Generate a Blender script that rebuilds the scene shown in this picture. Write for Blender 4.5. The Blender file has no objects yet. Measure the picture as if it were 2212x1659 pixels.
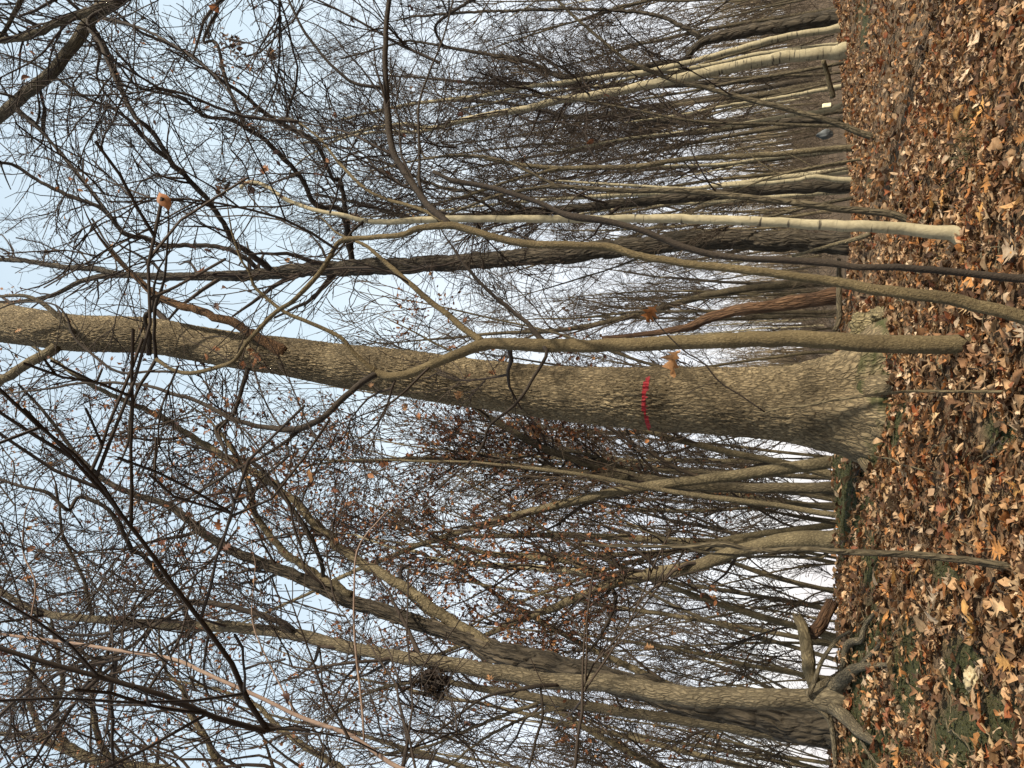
import bpy, math, random
import numpy as np
from mathutils import Vector, Matrix

# ------------------------------------------------------------------ camera, sky, sun
S = bpy.context.scene
C = S.collection
PITCH = math.radians(23.0)
FPX = 1597.0
CAMZ = 1.6
cp, sp = math.cos(PITCH), math.sin(PITCH)
FWD = np.array([0, cp, sp]); UPV = np.array([0, -sp, cp]); RGT = np.array([1.0, 0, 0])
cam_data = bpy.data.cameras.new('camera')
cam_data.lens = 36 * FPX / 2212; cam_data.sensor_width = 36
cam_data.clip_start = 0.05; cam_data.clip_end = 3000
cam = bpy.data.objects.new('camera', cam_data); C.objects.link(cam)
m = Matrix(((-UPV[0], RGT[0], -FWD[0], 0), (-UPV[1], RGT[1], -FWD[1], 0),
            (-UPV[2], RGT[2], -FWD[2], CAMZ), (0, 0, 0, 1)))
cam.matrix_world = m
S.camera = cam
SUN_DIR = Vector((0.74, -0.56, 0.50)).normalized()      # towards the sun
sun_el = math.asin(SUN_DIR.z); sun_az = math.atan2(SUN_DIR.x, SUN_DIR.y)
W = bpy.data.worlds.new('World'); S.world = W; W.use_nodes = True
nt = W.node_tree; nt.nodes.clear()
sky = nt.nodes.new('ShaderNodeTexSky'); sky.sky_type = 'NISHITA'; sky.sun_disc = False
sky.sun_elevation = sun_el; sky.sun_rotation = sun_az
sky.air_density = 1.0; sky.dust_density = 2.5; sky.ozone_density = 1.0; sky.altitude = 0
bg = nt.nodes.new('ShaderNodeBackground'); bg.inputs['Strength'].default_value = 0.15
out = nt.nodes.new('ShaderNodeOutputWorld')
# thin high cloud veil over the blue
wtc = nt.nodes.new('ShaderNodeTexCoord'); wno = nt.nodes.new('ShaderNodeTexNoise'); wno.inputs['Scale'].default_value = 1.6; wno.inputs['Detail'].default_value = 5
wmr = nt.nodes.new('ShaderNodeMapRange'); wmr.inputs[1].default_value = .3; wmr.inputs[2].default_value = .7; wmr.inputs[3].default_value = .66; wmr.inputs[4].default_value = .92
wmx = nt.nodes.new('ShaderNodeMixRGB'); wsx = nt.nodes.new('ShaderNodeSeparateXYZ'); wgr = nt.nodes.new('ShaderNodeValToRGB')
wgr.color_ramp.elements[0].position = .0; wgr.color_ramp.elements[0].color = (.93, .90, .93, 1)
wgr.color_ramp.elements[1].position = .62; wgr.color_ramp.elements[1].color = (.62, .75, .84, 1)
wsc_ = nt.nodes.new('ShaderNodeMixRGB'); wsc_.blend_type = 'MULTIPLY'; wsc_.inputs[0].default_value = 1; wsc_.inputs[2].default_value = (5.1, 5.0, 4.85, 1)
nt.links.new(wtc.outputs['Generated'], wsx.inputs[0]); nt.links.new(wsx.outputs[2], wgr.inputs[0]); nt.links.new(wgr.outputs[0], wsc_.inputs[1]); nt.links.new(wsc_.outputs[0], wmx.inputs[2])
nt.links.new(wtc.outputs['Generated'], wno.inputs['Vector']); nt.links.new(wno.outputs[0], wmr.inputs[0]); nt.links.new(wmr.outputs[0], wmx.inputs[0])
nt.links.new(sky.outputs[0], wmx.inputs[1]); nt.links.new(wmx.outputs[0], bg.inputs[0]); nt.links.new(bg.outputs[0], out.inputs[0])
sl = bpy.data.lights.new('sun', 'SUN'); sl.energy = 5.0; sl.angle = math.radians(1.5); sl.color = (1.0, 0.89, 0.72)
sun = bpy.data.objects.new('sun', sl); C.objects.link(sun)
sun.rotation_euler = (-SUN_DIR).to_track_quat('-Z', 'Y').to_euler()
S.view_settings.view_transform = 'Standard'; S.view_settings.look = 'None'
S.view_settings.exposure = 0.85; S.view_settings.gamma = 1.0
try: S.view_settings.use_curve_mapping = False
except Exception: pass
S.render.engine = 'CYCLES'

rng = np.random.default_rng(7)

# ------------------------------------------------------------------ noise in numpy
def _h(i, j, k, s):
    n = (i * 374761393 + j * 668265263 + k * 2147483647 + s * 974634777).astype(np.int64)
    n = (n ^ (n >> 13)) * 1274126177
    n = n ^ (n >> 16)
    return (n & 0xffffff) / float(0xffffff)
def vnoise(p, s=0):
    f = np.floor(p); i = f.astype(np.int64); t = p - f; t = t * t * (3 - 2 * t)
    r = 0
    for a in (0, 1):
        wa = t[:, 0] if a else 1 - t[:, 0]
        for b in (0, 1):
            wb = t[:, 1] if b else 1 - t[:, 1]
            for c in (0, 1):
                wc = t[:, 2] if c else 1 - t[:, 2]
                r = r + wa * wb * wc * _h(i[:, 0] + a, i[:, 1] + b, i[:, 2] + c, s)
    return r * 2 - 1
def fbm(p, o=3, s=0):
    r = 0; a = 1.0; q = p
    for k in range(o):
        r = r + a * vnoise(q, s + k); q = q * 2.03 + 3.7; a *= .5
    return r
def worley(p, s=0):
    f = np.floor(p).astype(np.int64); d1 = np.full(len(p), 9.); d2 = np.full(len(p), 9.)
    for a in (-1, 0, 1):
        for b in (-1, 0, 1):
            for c in (-1, 0, 1):
                i, j, k = f[:, 0] + a, f[:, 1] + b, f[:, 2] + c
                q = np.stack([i + _h(i, j, k, s), j + _h(i, j, k, s + 1), k + _h(i, j, k, s + 2)], 1)
                d = np.linalg.norm(q - p, axis=1)
                n2 = np.minimum(d2, np.maximum(d1, d)); d1 = np.minimum(d1, d); d2 = n2
    return d1, d2

# ------------------------------------------------------------------ the lie of the land
COLS = [-0.52, -0.10, 0.02, 0.52]
PROF = [
 ([0, 3.5, 4.6, 5.6, 6.6, 8, 10, 14, 30, 80, 300, 900], [-1.55, -.72, -.50, -.33, -.12, -.08, -.35, -1.1, -4, -9, -22, -60]),
 ([0, 4.2, 5.5, 6.5, 8, 9.5, 12, 18, 40, 100, 300, 900], [-1.55, -.85, -.60, -.38, -.18, -.10, -.40, -1.5, -4, -8, -20, -60]),
 ([0, 4.2, 5.5, 6.5, 8, 9.5, 12, 18, 40, 100, 200, 900], [-1.55, -.89, -.65, -.44, -.26, -.13, -.30, -.9, -.9, 2, 5, 10]),
 ([0, 5, 7, 9, 13, 16, 18, 22, 35, 60, 100, 200, 900], [-1.55, -1.03, -1.0, -.93, -.58, -.27, -.15, -.35, -.3, .9, 4.0, 10, 20]),
]
def gz(X, Y):
    X = np.atleast_1d(np.asarray(X, float)); Y = np.atleast_1d(np.asarray(Y, float))
    a = np.clip(X / np.maximum(Y, 1.5), -0.62, 0.62)
    zs = [np.interp(Y, p[0], p[1]) for p in PROF]
    z = np.zeros_like(X)
    for k in range(3):
        lo = COLS[k] if k else -9; hi = COLS[k + 1] if k < 2 else 9
        t = np.clip((a - COLS[k]) / (COLS[k + 1] - COLS[k]), 0, 1); t = t * t * (3 - 2 * t) if k == 1 else t
        msk = (a >= lo) & (a < hi)
        z[msk] = (zs[k] * (1 - t) + zs[k + 1] * t)[msk]
    p = np.stack([X, Y, X * 0], 1)
    z = z + CAMZ + 0.035 * vnoise(p * 1.1, 5) + 0.012 * vnoise(p * 4.3, 9)
    return z
def gz1(x, y): return float(gz([x], [y])[0])

def ray(x, y):
    d = FWD * FPX + RGT * (829.5 - y) + UPV * (1106 - x)
    return d / d[1]                                    # scaled so that world Y advances by 1
def P(x, y, Y):
    p = ray(x, y) * Y; p[2] += CAMZ; return p
def depth(p):
    q = np.array(p, float); q[2] -= CAMZ; return float(q @ FWD)
def GP(x, y, y0=3.0, y1=30.0, h=0.0):
    """where the sight line through (x, y) meets the ground"""
    Ys = np.arange(y0, y1, .02); r = ray(x, y)
    zr = r[2] * Ys + CAMZ; g = gz(r[0] * Ys, Ys) + h
    k = np.argmax(zr < g)
    if not (zr < g).any(): return None
    return np.array([r[0] * Ys[k], Ys[k], g[k]])

# ------------------------------------------------------------------ materials
def mat(name):
    m = bpy.data.materials.new(name); m.use_nodes = True
    n = m.node_tree; b = n.nodes['Principled BSDF']; b.inputs['Roughness'].default_value = .85
    b.inputs['Specular IOR Level'].default_value = .25
    return m, n, b
def N(n, t, **k):
    o = n.nodes.new(t)
    for a, v in k.items(): setattr(o, a, v)
    return o
def ramp(n, fac, stops):
    r = N(n, 'ShaderNodeValToRGB'); e = r.color_ramp.elements
    while len(e) < len(stops): e.new(.5)
    for q, (p, c) in zip(e, stops): q.position = p; q.color = (*c, 1)
    n.links.new(fac, r.inputs[0]); return r.outputs[0]
def bark(name, c1, c2, c3=None, cell=.03, stretch=.22, bump=.6, depth_=.01, moss=0.0, rings=False, crack=.55, vor=1.0, warp=2.0):
    m, n, b = mat(name)
    at = N(n, 'ShaderNodeAttribute', attribute_name='bark')
    mp = N(n, 'ShaderNodeMapping'); mp.inputs['Scale'].default_value = (1 / cell, 1 / cell, stretch / cell)
    n.links.new(at.outputs['Vector'], mp.inputs['Vector'])
    wn = N(n, 'ShaderNodeTexNoise'); wn.inputs['Scale'].default_value = 0.7; wn.inputs['Detail'].default_value = 4
    n.links.new(mp.outputs[0], wn.inputs['Vector'])
    mx = N(n, 'ShaderNodeVectorMath', operation='MULTIPLY_ADD'); mx.inputs[1].default_value = (warp, warp, warp * .6)
    n.links.new(wn.outputs['Color'], mx.inputs[0]); n.links.new(mp.outputs[0], mx.inputs[2])
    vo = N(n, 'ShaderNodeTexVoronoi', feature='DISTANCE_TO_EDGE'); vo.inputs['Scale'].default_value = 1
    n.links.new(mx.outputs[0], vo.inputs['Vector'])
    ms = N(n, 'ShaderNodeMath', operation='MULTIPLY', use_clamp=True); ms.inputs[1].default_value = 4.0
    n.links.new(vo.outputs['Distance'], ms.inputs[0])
    n1 = N(n, 'ShaderNodeTexNoise'); n1.inputs['Scale'].default_value = 1.3; n1.inputs['Detail'].default_value = 8; n1.inputs['Roughness'].default_value = .7
    n.links.new(mp.outputs[0], n1.inputs['Vector'])
    n2 = N(n, 'ShaderNodeTexNoise'); n2.inputs['Scale'].default_value = 2.2; n2.inputs['Detail'].default_value = 5
    n.links.new(at.outputs['Vector'], n2.inputs['Vector'])
    ad = N(n, 'ShaderNodeMath', operation='ADD'); n.links.new(n1.outputs[0], ad.inputs[0]); n.links.new(n2.outputs[0], ad.inputs[1])
    hf = N(n, 'ShaderNodeMath', operation='MULTIPLY'); hf.inputs[1].default_value = .5; n.links.new(ad.outputs[0], hf.inputs[0])
    col = ramp(n, hf.outputs[0], [(.36, c1), (.52, c2), (.64, c3 or c2)])
    if crack < 1:                                        # colour darkened along the crack lines between plates
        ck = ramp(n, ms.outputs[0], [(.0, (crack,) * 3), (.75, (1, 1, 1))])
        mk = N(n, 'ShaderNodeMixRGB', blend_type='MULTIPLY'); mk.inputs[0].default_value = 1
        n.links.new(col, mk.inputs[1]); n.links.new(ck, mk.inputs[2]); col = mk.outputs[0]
    if rings:                                            # dark lenticels and branch scars
        mq = N(n, 'ShaderNodeMapping'); mq.inputs['Scale'].default_value = (5, 5, 26)
        n.links.new(at.outputs['Vector'], mq.inputs['Vector'])
        nr = N(n, 'ShaderNodeTexNoise'); nr.inputs['Scale'].default_value = 1; nr.inputs['Detail'].default_value = 3
        n.links.new(mq.outputs[0], nr.inputs['Vector'])
        fr = ramp(n, nr.outputs[0], [(.60, (0, 0, 0)), (.68, (1, 1, 1))])
        mm = N(n, 'ShaderNodeMixRGB'); mm.inputs[2].default_value = (.05, .042, .03, 1)
        n.links.new(fr, mm.inputs[0]); n.links.new(col, mm.inputs[1]); col = mm.outputs[0]
    if moss:
        geo = N(n, 'ShaderNodeTexCoord'); sx = N(n, 'ShaderNodeSeparateXYZ'); n.links.new(at.outputs['Vector'], sx.inputs[0])
        mr = N(n, 'ShaderNodeMapRange'); mr.inputs[1].default_value = moss * 1.6; mr.inputs[2].default_value = .1
        mr.inputs[3].default_value = -.30; mr.inputs[4].default_value = .17
        n.links.new(sx.outputs[2], mr.inputs[0])
        nm = N(n, 'ShaderNodeTexNoise'); nm.inputs['Scale'].default_value = 9; nm.inputs['Detail'].default_value = 7
        n.links.new(at.outputs['Vector'], nm.inputs['Vector'])
        aa = N(n, 'ShaderNodeMath', operation='ADD'); n.links.new(nm.outputs[0], aa.inputs[0]); n.links.new(mr.outputs[0], aa.inputs[1])
        fr = ramp(n, aa.outputs[0], [(.62, (0, 0, 0)), (.78, (1, 1, 1))])
        mm = N(n, 'ShaderNodeMixRGB'); mm.inputs[2].default_value = (.040, .042, .014, 1)
        n.links.new(fr, mm.inputs[0]); n.links.new(col, mm.inputs[1]); col = mm.outputs[0]
    n.links.new(col, b.inputs['Base Color'])
    mv = N(n, 'ShaderNodeMath', operation='MULTIPLY'); mv.inputs[1].default_value = vor; n.links.new(ms.outputs[0], mv.inputs[0])
    a2 = N(n, 'ShaderNodeMath', operation='MULTIPLY_ADD'); a2.inputs[1].default_value = .55 + (1 - vor) * 1.2
    n.links.new(n1.outputs[0], a2.inputs[0]); n.links.new(mv.outputs[0], a2.inputs[2])
    bp = N(n, 'ShaderNodeBump'); bp.inputs['Strength'].default_value = bump; bp.inputs['Distance'].default_value = depth_
    n.links.new(a2.outputs[0], bp.inputs['Height']); n.links.new(bp.outputs[0], b.inputs['Normal'])
    b.inputs['Roughness'].default_value = .88
    return m
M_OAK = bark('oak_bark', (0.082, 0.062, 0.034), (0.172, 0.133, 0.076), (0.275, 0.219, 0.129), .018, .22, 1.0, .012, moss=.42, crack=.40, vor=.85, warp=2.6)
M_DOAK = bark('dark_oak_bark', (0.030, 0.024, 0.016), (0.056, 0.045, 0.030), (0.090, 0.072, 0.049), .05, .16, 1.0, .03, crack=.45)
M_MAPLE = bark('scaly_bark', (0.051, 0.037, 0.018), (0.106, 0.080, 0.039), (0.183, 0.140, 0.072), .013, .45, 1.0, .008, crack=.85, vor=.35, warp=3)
M_ROOT = bark('grey_tan_bark', (0.064, 0.051, 0.031), (0.123, 0.100, 0.061), (0.187, 0.153, 0.098), .022, .25, 1.0, .010, crack=.55)
M_BIRCH = bark('pale_smooth_bark', (0.189, 0.162, 0.099), (0.270, 0.234, 0.149), (0.324, 0.288, 0.189), .05, .6, .25, .004, rings=True, crack=.9)
M_GREY = bark('grey_brown_bark', (0.043, 0.034, 0.020), (0.086, 0.069, 0.041), (0.133, 0.109, 0.066), .03, .22, 1.0, .014, crack=.6)
M_TAN = bark('tan_bark', (0.066, 0.051, 0.028), (0.117, 0.094, 0.053), (0.172, 0.140, 0.082), .03, .4, .7, .010, crack=.6)
M_RED = bark('rotten_red_bark', (0.040, 0.022, 0.012), (0.104, 0.056, 0.028), (0.176, 0.108, 0.060), .03, .12, 1.0, .02, crack=.5)
M_RUST = bark('shaggy_rust_bark', (.05, .028, .014), (.13, .068, .028), (.20, .115, .048), .012, .3, 1.0, .012, crack=.5)
M_DARK = bark('dark_twig_bark', (.014, .010, .007), (.030, .022, .015), (.058, .045, .030), .012, .5, .5, .003, crack=.8)
M_VINE = bark('smooth_vine_bark', (.12, .08, .062), (.17, .12, .09), (.22, .16, .12), .02, .5, .3, .002, crack=.9)
def plain(name, c1, c2, scale=6, rough=.9):
    m, n, b = mat(name)
    tc = N(n, 'ShaderNodeTexCoord'); no = N(n, 'ShaderNodeTexNoise'); no.inputs['Scale'].default_value = scale; no.inputs['Detail'].default_value = 5
    n.links.new(tc.outputs['Object'], no.inputs['Vector'])
    n.links.new(ramp(n, no.outputs[0], [(.35, c1), (.65, c2)]), b.inputs['Base Color'])
    b.inputs['Roughness'].default_value = rough
    return m
M_TWIG = plain('twig_bark', (.016, .011, .008), (.042, .030, .021), .9)
M_FARW = plain('distant_wood_bark', (.028, .020, .014), (.15, .115, .07), 1.2)
M_TWIGF = plain('far_twig_bark', (.030, .021, .014), (.070, .052, .034), .4)
def leafmat(name, attr=True, trans=.3):
    m, n, b = mat(name)
    at = N(n, 'ShaderNodeAttribute', attribute_name='tone')
    tc = N(n, 'ShaderNodeTexCoord'); no = N(n, 'ShaderNodeTexNoise'); no.inputs['Scale'].default_value = 45; no.inputs['Detail'].default_value = 4
    n.links.new(tc.outputs['Object'], no.inputs['Vector'])
    v = ramp(n, no.outputs[0], [(.3, (.62, .58, .55)), (.62, (1.1, 1.1, 1.1))])
    mm = N(n, 'ShaderNodeMixRGB', blend_type='MULTIPLY'); mm.inputs[0].default_value = 1
    n.links.new(at.outputs['Color'], mm.inputs[1]); n.links.new(v, mm.inputs[2])
    n.links.new(mm.outputs[0], b.inputs['Base Color'])
    b.inputs['Roughness'].default_value = .6
    tr = N(n, 'ShaderNodeBsdfTranslucent'); n.links.new(mm.outputs[0], tr.inputs[0])
    mi = N(n, 'ShaderNodeMixShader'); mi.inputs[0].default_value = trans
    o = [x for x in n.nodes if x.type == 'OUTPUT_MATERIAL'][0]
    n.links.new(b.outputs[0], mi.inputs[1]); n.links.new(tr.outputs[0], mi.inputs[2]); n.links.new(mi.outputs[0], o.inputs[0])
    return m
M_LEAF = leafmat('dry_leaf')

# ------------------------------------------------------------------ meshes from arrays
def npmesh(name, V, F, material=None, smooth=True, attrs=None):
    V = np.asarray(V, np.float32).reshape(-1, 3); F = np.asarray(F, np.int32)
    me = bpy.data.meshes.new(name); k = F.shape[1]
    me.vertices.add(len(V)); me.vertices.foreach_set('co', V.ravel())
    me.loops.add(F.size); me.loops.foreach_set('vertex_index', F.ravel())
    me.polygons.add(len(F)); me.polygons.foreach_set('loop_start', np.arange(0, F.size, k, dtype=np.int32))
    try: me.polygons.foreach_set('loop_total', np.full(len(F), k, np.int32))
    except Exception: pass
    me.update(calc_edges=True)
    if smooth: me.polygons.foreach_set('use_smooth', np.ones(len(F), bool))
    for an, (kind, arr) in (attrs or {}).items():
        a = me.attributes.new(an, kind, 'POINT')
        a.data.foreach_set('vector' if kind == 'FLOAT_VECTOR' else 'color', np.asarray(arr, np.float32).ravel())
    if material: me.materials.append(material)
    me.validate(); return me
def obj(name, me, parent=None, **props):
    o = bpy.data.objects.new(name, me); C.objects.link(o)
    if parent is not None: o.parent = parent
    for k, v in props.items(): o[k] = v
    return o
def thing(name, label, cat, group=None, loc=(0, 0, 0)):
    o = bpy.data.objects.new(name, None); C.objects.link(o); o.location = loc; o.empty_display_size = .1
    o['label'] = label; o['category'] = cat
    if group: o['group'] = group
    return o

def frames(P_):                                          # P_ (N,K,3)
    T = np.gradient(P_, axis=1); T /= np.linalg.norm(T, axis=2, keepdims=True) + 1e-9
    t0 = T[:, 0]; ref = np.where(np.abs(t0[:, :1]) < .6, np.array([[1., 0, 0]]), np.array([[0, 1., 0]]))
    A = np.zeros_like(P_); a = ref - (ref * t0).sum(1, keepdims=True) * t0
    for k in range(P_.shape[1]):
        a = a - (a * T[:, k]).sum(1, keepdims=True) * T[:, k]; a /= np.linalg.norm(a, axis=1, keepdims=True) + 1e-9
        A[:, k] = a
    return T, A, np.cross(T, A)
def tubes(P_, R_, sides=3, cap=False, mod=None, off=0):
    """P_ (N,K,3), R_ (N,K) -> verts, quads, bark coordinates"""
    Nn, K, _ = P_.shape; T, A, B = frames(P_)
    th = np.linspace(0, 2 * math.pi, sides, endpoint=False)
    c, s = np.cos(th), np.sin(th)
    R = R_[:, :, None] * np.ones(sides)
    if mod is not None: R = R * mod
    V = P_[:, :, None] + (A[:, :, None] * c[:, None] + B[:, :, None] * s[:, None]) * R[..., None]
    L = np.concatenate([np.zeros((Nn, 1)), np.cumsum(np.linalg.norm(np.diff(P_, axis=1), axis=2), 1)], 1)
    ro = np.maximum(R_.mean(1, keepdims=True), .002) * np.ones((1, K))
    offs = (np.arange(Nn) * 3.17)[:, None, None]
    bc = np.stack([ro[..., None] * c + offs, ro[..., None] * s + 0 * offs, L[..., None] + 0 * c], -1)
    idx = np.arange(Nn * K * sides).reshape(Nn, K, sides)
    a = idx[:, :-1]; b = idx[:, 1:]; F = np.stack([a, np.roll(a, -1, 2), np.roll(b, -1, 2), b], -1).reshape(-1, 4)
    V = V.reshape(-1, 3); bc = bc.reshape(-1, 3)
    if cap:
        ex = []
        vs = [V]; bs = [bc]; n0 = len(V)
        for i in range(Nn):
            for kk, inv in ((0, True), (K - 1, False)):
                cen = P_[i, kk][None]; vs.append(cen); bs.append(bc[idx[i, kk, 0]][None])
                for q in range(0, sides, 2):
                    x, y, z = idx[i, kk, q], idx[i, kk, (q + 1) % sides], idx[i, kk, (q + 2) % sides]
                    ex.append((n0, z, y, x) if inv else (n0, x, y, z))
                n0 += 1
        V = np.concatenate(vs); bc = np.concatenate(bs); F = np.concatenate([F, np.array(ex)])
    return V, F, bc
def catmull(pts, n):
    """resample rows of pts (position+radius) smoothly to n"""
    p = np.asarray(pts, float)
    if len(p) < 3:
        t = np.linspace(0, 1, n)[:, None]; return p[0] * (1 - t) + p[-1] * t
    e = np.concatenate([[2 * p[0] - p[1]], p, [2 * p[-1] - p[-2]]])
    seg = np.linalg.norm(np.diff(p[:, :3], axis=0), axis=1); cum = np.concatenate([[0], np.cumsum(seg)])
    u = np.linspace(0, cum[-1], n); i = np.clip(np.searchsorted(cum, u, 'right') - 1, 0, len(p) - 2)
    t = ((u - cum[i]) / (seg[i] + 1e-9))[:, None]
    a, b, c, d = e[i], e[i + 1], e[i + 2], e[i + 3]
    r = .5 * (2 * b + (c - a) * t + (2 * a - 5 * b + 4 * c - d) * t ** 2 + (3 * b - a - 3 * c + d) * t ** 3)
    r[:, 3] = (b[:, 3:4] * (1 - t) + c[:, 3:4] * t)[:, 0]
    return r
def trace(pts, Y0, Y1=None, ground=False, step=None, wig=.0, seed=0):
    """image trace [(x, y, width px)...] standing at real distances Y0..Y1 -> world path with radius"""
    Y1 = Y0 if Y1 is None else Y1; n = len(pts); w = None; rows = []
    for i, q in enumerate(pts):
        if len(q) > 2 and q[2]: w = q[2]
        Y = Y0 + (Y1 - Y0) * (i / max(1, n - 1)); p = P(q[0], q[1], Y)
        rows.append([*p, w * depth(p) / FPX / 2, 1.0 if len(q) > 2 and q[2] else 0.0])
    rows = np.array(rows); ii = np.arange(n); kn = rows[:, 4] > 0
    wpx = np.interp(ii, ii[kn], np.array([q[2] for q in pts if len(q) > 2 and q[2]], float))
    for i in range(n): rows[i, 3] = wpx[i] * depth(rows[i, :3]) / FPX / 2
    rows = rows[:, :4]
    if ground:                                           # carry the foot down into the soil
        g = gz1(rows[0, 0], rows[0, 1])
        if rows[0, 2] > g - .05:
            d = rows[0, :3] - rows[1, :3]; d = d / (abs(d[2]) + 1e-6); d[:2] = np.clip(d[:2], -.5, .5)
            k = rows[0, 2] - (g - .15)
            foot = np.array([rows[0, 0] + d[0] * k * .5, rows[0, 1], g - .15, rows[0, 3] * 1.12]); rows = np.vstack([foot, rows])
    L = np.linalg.norm(np.diff(rows[:, :3], axis=0), axis=1).sum()
    k = int(max(6, min(160, L / (step or max(.05, rows[:, 3].mean() * 1.2)))))
    r = catmull(rows, k)
    if wig:
        nn = np.stack([np.arange(k) * .6, np.full(k, seed * 7.3), np.zeros(k)], 1)
        for ax in range(3): r[1:, ax] += (vnoise(nn, ax + 3) * wig * r[:, 3])[1:]
    return r

def wood(name, rows, m, parent, sides=10, cap=True, lump=.08, seed=0, **props):
    P_ = rows[None, :, :3]; R_ = rows[None, :, 3]; K = len(rows)
    th = np.linspace(0, 2 * math.pi, sides, endpoint=False)
    q = np.stack(np.broadcast_arrays(np.cos(th)[None] * 1.3, np.sin(th)[None] * 1.3, np.arange(K)[:, None] * .33 + seed * 5.1), -1).reshape(-1, 3)
    mod = 1 + lump * fbm(q, 2, 11).reshape(1, K, sides)
    V, F, bc = tubes(P_, R_, sides, cap, mod)
    return obj(name, npmesh(name, V, F, m, True, {'bark': ('FLOAT_VECTOR', bc)}), parent, **props)

# ------------------------------------------------------------------ growing twigs
def rs(P_, K):
    n = P_.shape[1]; t = np.linspace(0, n - 1, K); i = np.minimum(t.astype(int), n - 2); f = (t - i)[None, :, None] if P_.ndim == 3 else (t - i)[None, :]
    return P_[:, i] * (1 - f) + P_[:, i + 1] * f
def grow(P_, R_, per_m, rg, t0=.15, t1=1.0, ang=(30, 65), ln=(.3, .6), absl=None, up=.12, K=4, wig=.22, rr=.6, rmin=.0016, droop=0., maxc=200000):
    L = np.linalg.norm(np.diff(P_, axis=1), axis=2).sum(1)
    cnt = rg.poisson(np.maximum(per_m * L * (t1 - t0), .01)); cnt = np.minimum(cnt, 400)
    idx = np.repeat(np.arange(len(P_)), cnt)
    if len(idx) > maxc: idx = rg.choice(idx, maxc, replace=False)
    n = len(idx)
    if n == 0: return np.zeros((0, K, 3)), np.zeros((0, K))
    t = rg.uniform(t0, t1, n); kf = t * (P_.shape[1] - 1); i = np.minimum(kf.astype(int), P_.shape[1] - 2); f = (kf - i)
    p = P_[idx, i] * (1 - f[:, None]) + P_[idx, i + 1] * f[:, None]
    r = R_[idx, i] * (1 - f) + R_[idx, i + 1] * f
    T = P_[idx, i + 1] - P_[idx, i]; T /= np.linalg.norm(T, axis=1, keepdims=True) + 1e-9
    q = rg.normal(size=(n, 3)); q -= (q * T).sum(1, keepdims=True) * T; q /= np.linalg.norm(q, axis=1, keepdims=True) + 1e-9
    a = np.radians(rg.uniform(*ang, n))[:, None]
    d = T * np.cos(a) + q * np.sin(a); d[:, 2] += up; d /= np.linalg.norm(d, axis=1, keepdims=True)
    if absl: l = rg.uniform(*absl, n)
    else: l = L[idx] * rg.uniform(*ln, n) * (1.1 - .6 * t)
    out = np.zeros((n, K, 3)); out[:, 0] = p; cur = p; st = (l / (K - 1))[:, None]
    for k in range(1, K):
        d = d + rg.normal(size=(n, 3)) * wig; d[:, 2] += up * .5 - droop; d /= np.linalg.norm(d, axis=1, keepdims=True)
        cur = cur + d * st; out[:, k] = cur
    r0 = np.maximum(r * rr * rg.uniform(.7, 1.1, n), rmin * 1.3)
    r0 = np.minimum(r0, np.maximum(l * .035, rmin * 1.2))
    R = r0[:, None] * np.linspace(1, .35, K)[None]; return out, np.maximum(R, rmin)
def pack(levels, sides):
    Vs, Fs, Bs, o = [], [], [], 0
    for (p, r), s in zip(levels, sides):
        if len(p) == 0: continue
        V, F, b = tubes(p, r, s); Vs.append(V); Fs.append(F + o); Bs.append(b); o += len(V)
    return np.concatenate(Vs), np.concatenate(Fs), np.concatenate(Bs)
STAT = {'twigs': 0}

# ------------------------------------------------------------------ leaves
def leaf_shape(kind):
    """rows (x along midrib, half width, forward shift of edge), unit length"""
    if kind == 'oaklet':
        return np.array([[0, .02, 0], [.26, .20, .05], [.35, .07, 0], [.52, .36, .09], [.60, .10, 0], [.78, .24, .09], [1.0, .01, 0]])
    if kind == 'beechlet':
        return np.array([[0, .02, 0], [.22, .20, .01], [.5, .30, .03], [.8, .18, .02], [1.0, .01, 0]])
    if kind == 'oak':
        return np.array([[0, .012, 0], [.16, .03, 0], [.26, .20, .06], [.33, .07, .0], [.46, .33, .10], [.53, .09, .0], [.66, .36, .12], [.74, .12, .02], [.85, .17, .08], [1.0, .01, 0]])
    if kind == 'redoak':
        return np.array([[0, .012, 0], [.18, .05, 0], [.27, .27, .03], [.36, .13, .0], [.50, .42, .08], [.58, .12, .0], [.70, .34, .13], [.80, .09, .0], [.88, .13, .08], [1.0, .01, 0]])
    if kind == 'beech':
        return np.array([[0, .012, 0], [.12, .10, 0], [.3, .25, .02], [.5, .30, .03], [.7, .24, .03], [.86, .12, .02], [1.0, .01, 0]])
    return np.array([[0, .03, 0], [.3, .28, .03], [.65, .25, .04], [1.0, .02, 0]])
TONES = np.array([[.38, .245, .13], [.25, .14, .070], [.46, .325, .19], [.13, .072, .038], [.36, .17, .062], [.55, .43, .29], [.23, .080, .032], [.33, .23, .145], [.075, .043, .026], [.37, .23, .10]])
TP = np.array([.18, .17, .13, .16, .08, .06, .06, .06, .08, .02])
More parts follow.
